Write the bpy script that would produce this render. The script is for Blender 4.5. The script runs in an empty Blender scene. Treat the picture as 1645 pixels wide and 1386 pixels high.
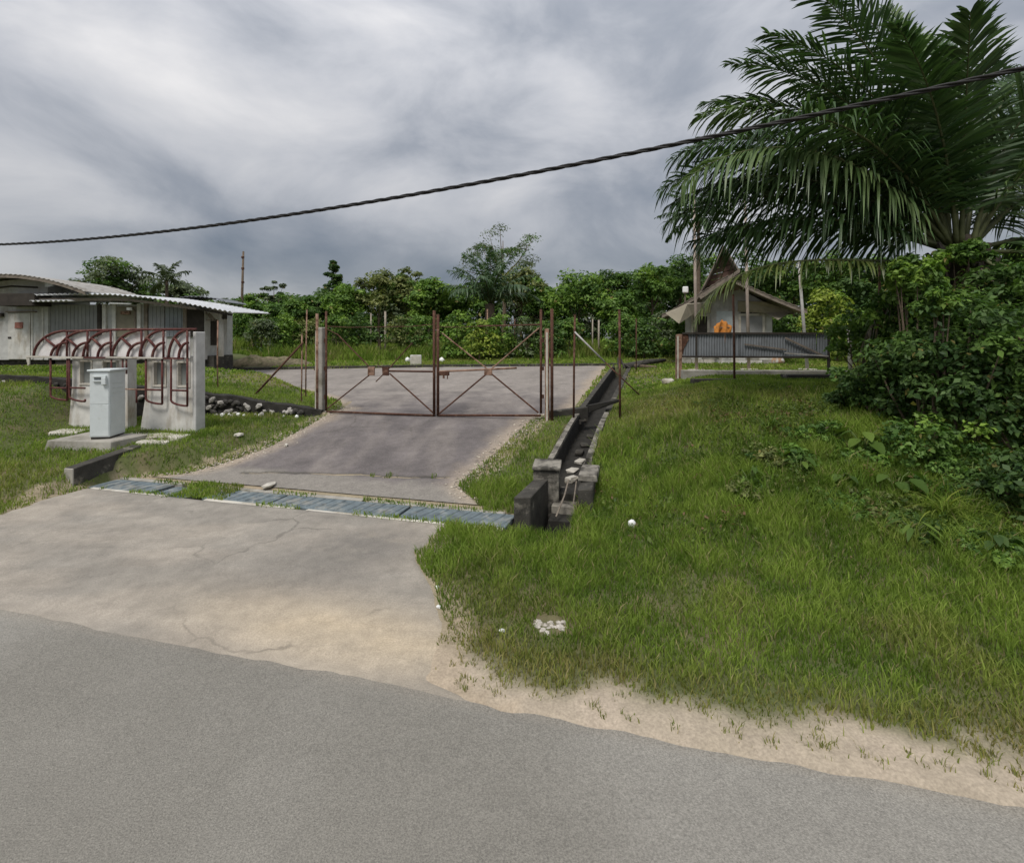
import bpy, bmesh, math, random
import numpy as np
from mathutils import Vector, Matrix
SC = bpy.context.scene
COL = SC.collection
R = math.radians
# ------------------------------------------------------------------ camera
CAMZ, F, VH, UC = 2.5, 822.0, 545.0, 822.5
cam = bpy.data.cameras.new('camera'); cam_o = bpy.data.objects.new('camera', cam); COL.objects.link(cam_o)
cam_o.location = (0, 0, CAMZ); cam_o.rotation_euler = (R(90), 0, 0)
cam.sensor_width = 36; cam.lens = 36*F/1645; cam.shift_y = -(693-VH)/1645; cam.clip_start = .05; cam.clip_end = 3000
SC.camera = cam_o
# ------------------------------------------------------------------ sky, sun, exposure
SUN_EL, SUN_AZ = R(58), R(205)          # azimuth clockwise from +Y
w = bpy.data.worlds.new('World'); SC.world = w; w.use_nodes = True
def build_world():
    nt = w.node_tree; N = nt.nodes; L = nt.links; N.clear()
    out = N.new('ShaderNodeOutputWorld'); bg = N.new('ShaderNodeBackground'); bg.inputs[1].default_value = .1
    L.new(bg.outputs[0], out.inputs[0])
    sky = N.new('ShaderNodeTexSky'); sky.sky_type = 'NISHITA'; sky.sun_disc = False
    sky.sun_elevation = SUN_EL; sky.sun_rotation = SUN_AZ
    tc = N.new('ShaderNodeTexCoord'); sep = N.new('ShaderNodeSeparateXYZ'); L.new(tc.outputs['Generated'], sep.inputs[0])
    def m(op, a, b=None, c=None, clamp=False):
        n = N.new('ShaderNodeMath'); n.operation = op; n.use_clamp = clamp
        for i, v in enumerate((a, b, c)):
            if v is None: continue
            if isinstance(v, (int, float)): n.inputs[i].default_value = v
            else: L.new(v, n.inputs[i])
        return n.outputs[0]
    X, Y, Z = sep.outputs[0], sep.outputs[1], sep.outputs[2]
    zc = m('MAXIMUM', Z, 0.0)
    comb = N.new('ShaderNodeCombineXYZ')
    L.new(X, comb.inputs[0]); L.new(Y, comb.inputs[1]); L.new(m('MULTIPLY', Z, 1.9), comb.inputs[2])
    def noise(scale, detail, rough, off, dist=0.0):
        mp = N.new('ShaderNodeMapping'); mp.inputs['Location'].default_value = off; mp.inputs['Scale'].default_value = (1, 1, 1)
        L.new(comb.outputs[0], mp.inputs[0])
        n = N.new('ShaderNodeTexNoise'); n.inputs['Scale'].default_value = scale; n.inputs['Detail'].default_value = detail
        n.inputs['Roughness'].default_value = rough; n.inputs['Distortion'].default_value = dist
        L.new(mp.outputs[0], n.inputs['Vector']); return n.outputs['Fac']
    n1 = noise(1.5, 3, .5, (3.1, 1.7, .4), .3)
    n2 = noise(3.6, 9, .55, (7.3, 2.2, 1.0), .35)
    nn = m('ADD', m('ADD', m('MULTIPLY', n1, .36), m('MULTIPLY', n2, .52)), .075)
    # cloud cells of the real sky: darker bank low ahead, bright breaks near the horizon
    def cell(cx, cz, sx, sz, amp):
        az = m('ARCTAN2', X, Y); el = m('ARCSINE', Z)
        a = m('DIVIDE', m('SUBTRACT', az, cx), sx); b = m('DIVIDE', m('SUBTRACT', el, cz), sz)
        g = m('EXPONENT', m('MULTIPLY', m('ADD', m('MULTIPLY', a, a), m('MULTIPLY', b, b)), -1.0))
        return m('MULTIPLY', g, amp)
    for c in ((-.32, .16, .32, .075, -.14), (.25, .13, .2, .05, -.04), (.20, .13-.05, .18, .035, .13), (-.80, .10, .22, .03, .12), (-.62, .2, .09, .03, .10),
              (-.55, .42, .16, .08, .06), (-.75, .33, .15, .06, -.03), (.30, .40, .25, .14, -.06), (.42, .22, .08, .05, .05), (-.28, .075, .12, .025, .06)):
        nn = m('ADD', nn, cell(*c))
    ramp = N.new('ShaderNodeValToRGB'); L.new(nn, ramp.inputs[0])
    e = ramp.color_ramp.elements
    e[0].position = .34; e[0].color = (.085, .098, .120, 1)
    e[1].position = .74; e[1].color = (.345, .338, .335, 1)
    x = e.new(.46); x.color = (.145, .154, .172, 1)
    x = e.new(.56); x.color = (.225, .229, .242, 1)
    lift = m('ADD', m('MULTIPLY', zc, 1.6), .80)
    sc10 = N.new('ShaderNodeVectorMath'); sc10.operation = 'SCALE'; L.new(ramp.outputs[0], sc10.inputs[0]); L.new(m('MULTIPLY', lift, 10.0), sc10.inputs['Scale'])
    mix = N.new('ShaderNodeMix'); mix.data_type = 'RGBA'; mix.inputs[0].default_value = .93
    L.new(sky.outputs[0], mix.inputs[6]); L.new(sc10.outputs[0], mix.inputs[7])
    L.new(mix.outputs[2], bg.inputs[0])
build_world()
sun = bpy.data.lights.new('sun', 'SUN'); sun.energy = 1.5; sun.angle = R(18); sun.color = (1, .96, .9)
sun_o = bpy.data.objects.new('sun', sun); COL.objects.link(sun_o)
_d = Vector((math.sin(SUN_AZ)*math.cos(SUN_EL), math.cos(SUN_AZ)*math.cos(SUN_EL), math.sin(SUN_EL)))
sun_o.rotation_euler = _d.to_track_quat('Z', 'Y').to_euler(); sun_o.location = (0, -5, 30)
SC.view_settings.view_transform = 'Standard'; SC.view_settings.look = 'None'
SC.view_settings.exposure = 0.85; SC.view_settings.gamma = 1.0
SC.cycles.use_denoising = True
SC.cycles.max_bounces = 6; SC.cycles.transparent_max_bounces = 8

# ------------------------------------------------------------------ helpers
rng = np.random.RandomState(7); random.seed(7)
def P(u, v, Y): return Vector(((u-UC)*Y/F, Y, CAMZ-(v-VH)*Y/F))
def PX(u, Y): return (u-UC)*Y/F
def PZ(v, Y): return CAMZ-(v-VH)*Y/F
def sst(a, b, t):
    t = np.clip((np.asarray(t, float)-a)/(b-a), 0, 1); return t*t*(3-2*t)
_grids = {}
def vn(x, y, scale, seed):
    """smooth value noise 0..1"""
    if seed not in _grids: _grids[seed] = np.random.RandomState(seed).rand(256, 256)
    g = _grids[seed]; x = np.asarray(x, float)*scale+91.3; y = np.asarray(y, float)*scale+47.7
    xi = np.floor(x).astype(int); yi = np.floor(y).astype(int); fx = x-xi; fy = y-yi
    fx = fx*fx*(3-2*fx); fy = fy*fy*(3-2*fy); a = xi % 256; b = yi % 256; a1 = (a+1) % 256; b1 = (b+1) % 256
    return (g[a, b]*(1-fx)+g[a1, b]*fx)*(1-fy)+(g[a, b1]*(1-fx)+g[a1, b1]*fx)*fy
def fbm(x, y, scale, seed, o=4):
    s = 0; a = .5; t = 0
    for i in range(o):
        s = s+a*vn(x, y, scale*2**i, seed+i); t += a; a *= .55
    return s/t
def lerp3(a, b, t):
    t = np.asarray(t)[..., None]; return np.asarray(a)*(1-t)+np.asarray(b)*t

# ------------------------------------------------------------------ terrain function
SL = .268
def S(x, y): return (np.asarray(y)+SL*np.asarray(x)-3.5)/1.035
def Ys(s, x): return 1.035*s+3.5-SL*x
def smooth_table(xs, zs, k=.35):
    g = np.linspace(-12, 700, 14241); z = np.interp(g, xs, zs); n = int(k/.05)*2+1
    ker = np.hanning(n+2)[1:-1]; ker /= ker.sum(); zp = np.convolve(np.pad(z, n//2, 'edge'), ker, 'valid'); return g, zp
TD = smooth_table([-12, 0, 3.0, 3.5, 7.5, 17, 24, 45, 700], [0, 0, .10, .12, .70, 1.30, 1.5, 2.2, 2.4], .4)
TR = smooth_table([-12, 0, 2.5, 3.4, 6, 8.8, 14, 20, 45, 700], [0, 0, .12, .30, .98, 1.47, 1.48, 1.5, 2.2, 2.4], .9)
TL = smooth_table([-12, 1.2, 1.7, 3.2, 3.9, 4.7, 6, 9, 45, 700], [.0, .03, .10, .42, .52, .62, .70, .85, 2.2, 2.4], .4)
TB = smooth_table([-12, 8.0, 10.0, 15, 45, 700], [1.2, 1.25, 1.45, 1.65, 2.2, 2.4], .5)
def XL(y): return np.interp(y, [5, 7.07, 8.2, 8.85, 9.4, 10.2, 12.3, 12.9, 14.5, 16.4, 18, 19.5, 22, 40], [-8, -7.07, -6.98, -6.7, -5.35, -4.95, -4.65, -4.4, -5.1, -6.8, -9.5, -11.5, -12.9, -13])
DR0, DR1 = np.array([.75, 8.0]), np.array([4.5, 21.0])           # side drain centre line
def XD(y): return .75+(np.asarray(y)-8.0)*(3.75/13.0)
def YW(x): return 11.7+(np.asarray(x)+10.9)*.093                 # rubble wall line
def WTOP(x): return np.interp(x, [-16, -10.9, -7.28, -4.45], [1.7, 1.60, 1.21, .73])
def hbase(x, y):
    x = np.asarray(x, float); y = np.asarray(y, float); s = S(x, y)
    zd = np.interp(s, *TD); zr = np.interp(s, *TR); zl = np.interp(s, *TL); zb = np.interp(s, *TB)
    wr = sst(0.15, 3.2, x-XD(y)); z = zd*(1-wr)+zr*wr
    wl = sst(0, 1, (XL(y)-x+.02)/np.interp(y, [7, 7.9, 9.0, 9.5, 12, 14], [1.2, .3, .3, .9, 1.1, 1.7]))
    # behind the rubble wall the ground stands higher
    yw = YW(x); beh = sst(-.06, .06, y-yw)*(x < -4.4)
    zt = WTOP(x); far = sst(0, 4.0, y-yw); zback = zt*(1-far)+np.maximum(zb, zt*.0+zb)*far
    wl2 = np.where((x < -4.4) & (y > yw), np.maximum(wl, sst(2.2, .2, y-yw)*.9), wl)
    q = sst(-9.3, -10.5, x)*sst(2.3, 5.0, s); zfront = zl*(1-q)+(WTOP(x)-.09)*q
    zleft = zfront*(1-beh)+zback*beh
    z = z*(1-wl2)+zleft*wl2
    return z
def drain_d(x, y):
    """distance from the side drain's centre line (inf outside its run)"""
    ax, ay = DR0; bx, by = DR1; L = math.hypot(bx-ax, by-ay); dx, dy = (bx-ax)/L, (by-ay)/L
    t = (x-ax)*dx+(y-ay)*dy; d = np.abs((x-ax)*dy-(y-ay)*dx)
    return np.where((t > -1.5) & (t < L+.05), d, 9.0)
def h(x, y):
    x = np.asarray(x, float); y = np.asarray(y, float); z = hbase(x, y)
    z = z-.42*(1-sst(.27, .37, drain_d(x, y)))*(S(x, y) > 2.75)
    s = S(x, y); z = z-.28*(1-sst(.22, .3, np.abs(s-3.1)))*((x > -6.9) & (x < .75))
    z = np.where((s < -.02), -.03, z)
    return z
def gpoint(x, y): return float(hbase(x, y))
# drive rows: y = Y0(r) - SL*(1-r)*x
def RR(x, y): return (y-6.97+SL*x)/(15.03+SL*x)
def row_y(r, x): return 6.97+15.03*r-SL*(1-r)*x
DL = np.array([(-6.6, 8.74), (-5.65, 8.86), (-5.2, 9.35), (-4.8, 10.2), (-4.55, 11.4), (-4.5, 12.35), (-4.3, 13.1), (-5.4, 15.0), (-6.8, 16.4), (-9.5, 18), (-11.5, 19.5), (-12.9, 22)])
DRt = np.array([(-.30, 7.06), (-.79, 7.95), (.45, 11.2), (.75, 11.75), (1.35, 11.95), (4.1, 21.9)])
_rl = RR(DL[:, 0], DL[:, 1]); _rr = RR(DRt[:, 0], DRt[:, 1])
def dl(r): return np.interp(r, _rl, DL[:, 0])+.10*(fbm(np.asarray(r)*16, 3.3, 1.0, 51)-.5)*2
def dr(r): return np.interp(r, _rr, DRt[:, 0])+.08*(fbm(np.asarray(r)*16, 8.3, 1.0, 61)-.5)*2
def in_drive(x, y, pad=0.0):
    r = RR(x, y); return (r > 0) & (r < 1) & (x > dl(r)-pad) & (x < dr(r)+pad)
AL = (np.array([0, 1.2, 1.62, 2.76, 3.0]), np.array([-14, -12, -7.15, -6.9, -6.85]))
AR = (np.array([0, .08, 1.17, 2.0, 2.9, 3.0]), np.array([-.2, -.5, -.68, -1.12, -.72, -.6]))
def ar(s): return np.interp(s, *AR)+.12*(fbm(np.asarray(s)*2.2, 1.3, 1.0, 71)-.5)*2
def al(s): return np.interp(s, *AL)+.14*(fbm(np.asarray(s)*2.2, 4.3, 1.0, 75)-.5)*2
def in_apron(x, y, pad=0.0):
    s = S(x, y); return (s > -.1) & (s < 2.9) & (x > al(s)-pad) & (x < ar(s)+pad)

# ------------------------------------------------------------------ materials
MATS = {}
def mat(name, col, rough=.85, var=.25, scale=6.0, bump=.25, bscale=40.0, col2=None, c2scale=3.0, c2lo=.5, c2hi=.65, attr=False, metal=0.0, spec=.3, streak=False, crack=0.0):
    if name in MATS: return MATS[name]
    m = bpy.data.materials.new(name); m.use_nodes = True; nt = m.node_tree; N = nt.nodes; L = nt.links
    b = N['Principled BSDF']; b.inputs['Roughness'].default_value = rough; b.inputs['Metallic'].default_value = metal
    b.inputs['Specular IOR Level'].default_value = spec
    tc = N.new('ShaderNodeTexCoord'); geo = N.new('ShaderNodeNewGeometry')
    if attr:
        a = N.new('ShaderNodeAttribute'); a.attribute_name = 'col'; base = a.outputs['Color']
    else:
        a = N.new('ShaderNodeRGB'); a.outputs[0].default_value = (*col, 1); base = a.outputs[0]
    vec = geo.outputs['Position']
    def noise(sc, det=5, rgh=.6, sq=None):
        n = N.new('ShaderNodeTexNoise'); n.inputs['Scale'].default_value = sc; n.inputs['Detail'].default_value = det; n.inputs['Roughness'].default_value = rgh
        if sq:
            mp = N.new('ShaderNodeMapping'); mp.inputs['Scale'].default_value = sq; L.new(vec, mp.inputs[0]); L.new(mp.outputs[0], n.inputs['Vector'])
        else: L.new(vec, n.inputs['Vector'])
        return n.outputs['Fac']
    if col2 is not None:
        n = noise(c2scale, 6, .65, (1, 1, .25) if streak else None)
        mr = N.new('ShaderNodeMapRange'); mr.inputs['From Min'].default_value = c2lo; mr.inputs['From Max'].default_value = c2hi; L.new(n, mr.inputs['Value'])
        mx = N.new('ShaderNodeMix'); mx.data_type = 'RGBA'; L.new(mr.outputs[0], mx.inputs[0]); L.new(base, mx.inputs[6]); mx.inputs[7].default_value = (*col2, 1)
        base = mx.outputs[2]
    if var > 0:
        n = noise(scale); mr = N.new('ShaderNodeMapRange'); mr.inputs['From Min'].default_value = .3; mr.inputs['From Max'].default_value = .7
        mr.inputs['To Min'].default_value = 1-var; mr.inputs['To Max'].default_value = 1+var; L.new(n, mr.inputs['Value'])
        vm = N.new('ShaderNodeVectorMath'); vm.operation = 'SCALE'; L.new(base, vm.inputs[0]); L.new(mr.outputs[0], vm.inputs['Scale']); base = vm.outputs[0]
    if crack > 0:
        dn = N.new('ShaderNodeTexNoise'); dn.inputs['Scale'].default_value = 2.5; dn.inputs['Detail'].default_value = 4; L.new(vec, dn.inputs['Vector'])
        ad = N.new('ShaderNodeVectorMath'); ad.operation = 'MULTIPLY_ADD'; L.new(dn.outputs['Color'], ad.inputs[0]); ad.inputs[1].default_value = (.5, .5, .5); L.new(vec, ad.inputs[2])
        vo = N.new('ShaderNodeTexVoronoi'); vo.feature = 'DISTANCE_TO_EDGE'; vo.inputs['Scale'].default_value = crack; L.new(ad.outputs[0], vo.inputs['Vector'])
        m1 = N.new('ShaderNodeMapRange'); m1.inputs['From Min'].default_value = .012; m1.inputs['From Max'].default_value = .002; L.new(vo.outputs['Distance'], m1.inputs['Value'])
        m2 = N.new('ShaderNodeMapRange'); m2.inputs['From Min'].default_value = .50; m2.inputs['From Max'].default_value = .60; L.new(noise(.55, 3), m2.inputs['Value'])
        mu = N.new('ShaderNodeMath'); mu.operation = 'MULTIPLY'; L.new(m1.outputs[0], mu.inputs[0]); L.new(m2.outputs[0], mu.inputs[1])
        mu2 = N.new('ShaderNodeMath'); mu2.operation = 'MULTIPLY'; L.new(mu.outputs[0], mu2.inputs[0]); mu2.inputs[1].default_value = .4
        mx = N.new('ShaderNodeMix'); mx.data_type = 'RGBA'; L.new(mu2.outputs[0], mx.inputs[0]); L.new(base, mx.inputs[6]); mx.inputs[7].default_value = (.06, .055, .045, 1); base = mx.outputs[2]
    if attr and var > 0:
        n = noise(7.0, 6, .65); mr = N.new('ShaderNodeMapRange'); mr.inputs['From Min'].default_value = .3; mr.inputs['From Max'].default_value = .7; mr.inputs['To Min'].default_value = .95 if name == 'asphalt' else .86; mr.inputs['To Max'].default_value = 1.05 if name == 'asphalt' else 1.14; L.new(n, mr.inputs['Value'])
        vm = N.new('ShaderNodeVectorMath'); vm.operation = 'SCALE'; L.new(base, vm.inputs[0]); L.new(mr.outputs[0], vm.inputs['Scale']); base = vm.outputs[0]
    L.new(base, b.inputs['Base Color'])
    if bump > 0:
        bp = N.new('ShaderNodeBump'); bp.inputs['Strength'].default_value = bump; bp.inputs['Distance'].default_value = .02
        L.new(noise(bscale, 4), bp.inputs['Height']); L.new(bp.outputs[0], b.inputs['Normal'])
    MATS[name] = m; return m
def leafmat(name, transl=.3, rough=.55, spec=.25):
    if name in MATS: return MATS[name]
    m = bpy.data.materials.new(name); m.use_nodes = True; nt = m.node_tree; N = nt.nodes; L = nt.links
    b = N['Principled BSDF']; b.inputs['Roughness'].default_value = rough; b.inputs['Specular IOR Level'].default_value = spec
    a = N.new('ShaderNodeAttribute'); a.attribute_name = 'col'; L.new(a.outputs['Color'], b.inputs['Base Color'])
    t = N.new('ShaderNodeBsdfTranslucent'); sc = N.new('ShaderNodeVectorMath'); sc.operation = 'MULTIPLY'; sc.inputs[1].default_value = (1.1, 1.25, .7)
    L.new(a.outputs['Color'], sc.inputs[0]); L.new(sc.outputs[0], t.inputs['Color'])
    mx = N.new('ShaderNodeMixShader'); mx.inputs[0].default_value = transl
    L.new(b.outputs[0], mx.inputs[1]); L.new(t.outputs[0], mx.inputs[2]); L.new(mx.outputs[0], N['Material Output'].inputs['Surface'])
    MATS[name] = m; return m
LEAF = leafmat('leaf'); GRASS = leafmat('grass_blade', .42, .7, .12); PALM = leafmat('palm_leaf', .22, .42, .4)
CONC = mat('concrete', (.34, .32, .28), .9, .25, 5, .35, 60, (.13, .12, .09), 2.5, .5, .68)
CONC_D = mat('mouldy_concrete', (.055, .051, .043), .95, .4, 5, .5, 50, (.22, .20, .165), 4.2, .57, .72)
CONC_M = mat('stained_concrete', (.25, .23, .195), .92, .3, 6, .45, 60, (.05, .046, .038), 3.5, .44, .60)
CONC_L = mat('pale_concrete', (.50, .47, .41), .9, .2, 5, .3, 60, (.26, .22, .15), 2.2, .52, .7)
WHITE = mat('whitewashed_plaster', (.57, .555, .52), .85, .16, 4, .2, 60, (.30, .25, .175), 2.6, .50, .70, streak=True)
WHITE2 = mat('greyed_white_paint', (.50, .495, .475), .8, .16, 4, .1, 60, (.25, .215, .17), 1.5, .49, .68, streak=True)
BOXW = mat('meter_box_paint', (.58, .62, .62), .55, .06, 6, .08, 50, (.40, .42, .40), 3.0, .6, .78)
RUST = mat('rusty_steel', (.085, .040, .026), .9, .35, 14, .4, 90, (.18, .105, .07), 9, .54, .66)
RUST_P = mat('pale_rusty_pipe', (.27, .17, .12), .9, .3, 10, .3, 90, (.13, .07, .045), 7, .5, .6)
MAROON = mat('maroon_iron', (.095, .030, .026), .75, .35, 12, .3, 80, (.20, .11, .08), 8, .56, .68)
ZINC = mat('weathered_zinc', (.22, .235, .25), .6, .2, 3, .1, 40, (.13, .135, .14), 1.5, .5, .66, metal=.15)
ZINC_L = mat('bright_zinc', (.66, .67, .68), .5, .12, 3, .1, 40, (.42, .41, .38), 2, .55, .7, metal=.1)
DARK = mat('dark_timber', (.045, .038, .032), .9, .3, 6, .3, 40)
TIMBER = mat('grey_timber', (.22, .185, .15), .9, .25, 8, .4, 50, (.11, .09, .075), 4, .5, .65)
BROWN = mat('brown_board', (.155, .095, .075), .85, .25, 5, .3, 40, (.23, .17, .13), 3, .5, .65)
SOFFIT = mat('beige_soffit', (.25, .222, .168), .9, .2, 4, .15, 40, (.20, .18, .13), 2, .5, .68)
SHEETM = mat('grey_shutter', (.27, .27, .27), .7, .15, 3, .1, 40, (.19, .185, .18), 1.5, .5, .7)
BARK = mat('bark', (.14, .105, .075), .95, .3, 8, .6, 30)
BARK_P = mat('pale_bark', (.30, .26, .21), .95, .3, 8, .4, 30)
BLUEC = mat('blue_grey_cover', (.135, .165, .178), .85, .28, 7, .4, 70, (.26, .26, .235), 3.4, .50, .66)
GLASS = mat('dusty_glass', (.19, .20, .19), .35, .15, 4, 0, 10, spec=.5)
PANEL = mat('faded_white_panel', (.70, .68, .66), .6, .12, 3, .05, 20, (.46, .39, .37), 2.5, .5, .7)
ORANGE = mat('orange_cloth', (.55, .22, .05), .9, .3, 6, .3, 30)
LITTER = mat('white_plastic', (.78, .78, .76), .5, .1, 10, .2, 30)
CABLE = mat('black_cable', (.018, .017, .017), .6, .2, 20, .1, 60)
PIPE_G = mat('galvanised_pole', (.42, .41, .39), .6, .15, 6, .1, 40, (.28, .24, .2), 3, .52, .66, metal=.1)
BLACK = mat('black_mould', (.030, .028, .024), .97, .4, 6, .5, 40)
STONE = mat('rubble_stone', (.36, .34, .31), .9, .35, 5, .5, 40)
STONE_D = mat('dark_stone', (.06, .056, .05), .95, .35, 5, .5, 40)

# ------------------------------------------------------------------ object plumbing
ORG = {}
def tag(o, label=None, cat=None, group=None, kind=None):
    if label: o['label'] = label
    if cat: o['category'] = cat
    if group: o['group'] = group
    if kind: o['kind'] = kind
    return o
def thing(name, label, cat, loc, group=None):
    o = bpy.data.objects.new(name, None); COL.objects.link(o); o.location = loc; o.empty_display_size = .2
    ORG[o.name] = Vector(loc); return tag(o, label, cat, group)
def origin(o): return ORG.get(o.name, Vector((0, 0, 0))) if o else Vector((0, 0, 0))
class MB:
    default = None
    def __init__(s, M=None): s.v = []; s.f = []; s.M = M or MB.default
    def add(s, vs, fs):
        n = len(s.v); s.v += [tuple(s.M @ Vector(p)) if s.M else tuple(p) for p in vs]; s.f += [tuple(i+n for i in f) for f in fs]; return s
    def box(s, a, b, top=None):
        (x0, y0, z0), (x1, y1, z1) = a, b
        return s.add([(x0, y0, z0), (x1, y0, z0), (x1, y1, z0), (x0, y1, z0), (x0, y0, z1), (x1, y0, z1), (x1, y1, z1), (x0, y1, z1)],
                     [(0, 3, 2, 1), (4, 5, 6, 7), (0, 1, 5, 4), (1, 2, 6, 5), (2, 3, 7, 6), (3, 0, 4, 7)])
    def bar(s, p, q, wd, ht=None, up=(0, 0, 1)):
        ht = ht or wd; p = Vector(p); q = Vector(q); d = (q-p).normalized(); u = Vector(up)
        if abs(d.dot(u)) > .98: u = Vector((0, 1, 0))
        r = d.cross(u).normalized(); u = r.cross(d); vs = []
        for c in (p, q):
            for a, b in ((-1, -1), (1, -1), (1, 1), (-1, 1)): vs.append(c+r*a*wd/2+u*b*ht/2)
        return s.add(vs, [(0, 3, 2, 1), (4, 5, 6, 7), (0, 1, 5, 4), (1, 2, 6, 5), (2, 3, 7, 6), (3, 0, 4, 7)])
    def tube(s, pts, rad, n=8, cap=True):
        pts = [Vector(p) for p in pts]; k = len(pts); rad = [rad]*k if isinstance(rad, (int, float)) else list(rad); vs = []; fs = []; u = None
        for i, p in enumerate(pts):
            d = (pts[min(i+1, k-1)]-pts[max(i-1, 0)]).normalized()
            if u is None: u = Vector((1, 0, 0)) if abs(d.x) < .8 else Vector((0, 1, 0))
            r = d.cross(u).normalized(); u = r.cross(d).normalized()
            for j in range(n):
                a = 2*math.pi*j/n; vs.append(p+r*math.cos(a)*rad[i]+u*math.sin(a)*rad[i])
        for i in range(k-1):
            for j in range(n): fs.append((i*n+j, i*n+(j+1) % n, (i+1)*n+(j+1) % n, (i+1)*n+j))
        if cap: fs.append(tuple(range(n-1, -1, -1))); fs.append(tuple((k-1)*n+j for j in range(n)))
        return s.add(vs, fs)
    def prism(s, prof, y0, y1):
        """profile of (x, z) points extruded in y"""
        n = len(prof); vs = [(x, y0, z) for x, z in prof]+[(x, y1, z) for x, z in prof]
        return s.add(vs, [tuple(range(n)), tuple(range(2*n-1, n-1, -1))]+[(i, i+n, (i+1) % n+n, (i+1) % n) for i in range(n)])
    def strip(s, rows, thick, axis=(0, 0, 1)):
        """sheet through rows of points, given a thickness"""
        a = Vector(axis)*thick; R_, C_ = len(rows), len(rows[0]); vs = [Vector(p) for r in rows for p in r]; vs += [p-a for p in vs]; o = R_*C_; fs = []
        for i in range(R_-1):
            for j in range(C_-1):
                k = i*C_+j; fs += [(k, k+1, k+C_+1, k+C_), (o+k, o+k+C_, o+k+C_+1, o+k+1)]
        for j in range(C_-1): fs += [(j, o+j, o+j+1, j+1), ((R_-1)*C_+j, (R_-1)*C_+j+1, o+(R_-1)*C_+j+1, o+(R_-1)*C_+j)]
        for i in range(R_-1): fs += [(i*C_, (i+1)*C_, o+(i+1)*C_, o+i*C_), (i*C_+C_-1, o+i*C_+C_-1, o+(i+1)*C_+C_-1, (i+1)*C_+C_-1)]
        return s.add(vs, fs)
    def build(s, name, m, parent=None, smooth=False, bevel=0.0, jitter=0.0, world=True):
        og = Vector((0, 0, 0)); p = parent
        while p is not None:
            og = origin(p); p = p.parent
        me = bpy.data.meshes.new(name); me.from_pydata([tuple(Vector(v)-og) for v in s.v], [], s.f); me.update()
        bm = bmesh.new(); bm.from_mesh(me); bmesh.ops.recalc_face_normals(bm, faces=bm.faces)
        if bevel > 0: bmesh.ops.bevel(bm, geom=list(bm.edges), offset=bevel, segments=1, affect='EDGES', clamp_overlap=True)
        if jitter > 0:
            for v in bm.verts: v.co += Vector((random.uniform(-1, 1), random.uniform(-1, 1), random.uniform(-1, 1)))*jitter
        bm.to_mesh(me); bm.free()
        if smooth: me.polygons.foreach_set('use_smooth', [True]*len(me.polygons))
        me.materials.append(m); o = bpy.data.objects.new(name, me); COL.objects.link(o)
        if parent: o.parent = parent
        return o
def npmesh(name, V, quads=None, tris=None, col=None, m=None, parent=None, smooth=False):
    me = bpy.data.meshes.new(name); V = np.asarray(V, np.float32); me.vertices.add(len(V))
    og = np.zeros(3); p = parent
    while p is not None:
        og = np.array(origin(p)); p = p.parent
    me.vertices.foreach_set('co', (V-og).astype(np.float32).ravel())
    q = np.zeros((0, 4), np.int32) if quads is None else np.asarray(quads, np.int32); t = np.zeros((0, 3), np.int32) if tris is None else np.asarray(tris, np.int32)
    me.loops.add(q.size+t.size); me.polygons.add(len(q)+len(t))
    me.loops.foreach_set('vertex_index', np.concatenate([q.ravel(), t.ravel()]).astype(np.int32))
    me.polygons.foreach_set('loop_start', np.concatenate([np.arange(len(q))*4, q.size+np.arange(len(t))*3]).astype(np.int32))
    me.update(calc_edges=True)
    if col is not None:
        a = me.color_attributes.new('col', 'FLOAT_COLOR', 'POINT'); c = np.ones((len(V), 4), np.float32); c[:, :3] = col; a.data.foreach_set('color', c.ravel())
    if smooth: me.polygons.foreach_set('use_smooth', np.ones(len(me.polygons), bool))
    if m: me.materials.append(m)
    o = bpy.data.objects.new(name, me); COL.objects.link(o)
    if parent: o.parent = parent
    return o
def grid_quads(nr, nc):
    i = np.arange(nr-1)[:, None]*nc+np.arange(nc-1)[None, :]
    return np.stack([i, i+1, i+nc+1, i+nc], -1).reshape(-1, 4)
def expo(a, b, step, n, end):
    """axis: dense from a to b, then widening out to end on both sides"""
    mid = np.arange(a, b+1e-6, step); g = np.cumsum(step*1.16**np.arange(1, n)); hi = b+g[g < end[1]-b]; lo = a-g[g < a-end[0]]
    return np.concatenate([lo[::-1], mid, hi])

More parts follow.
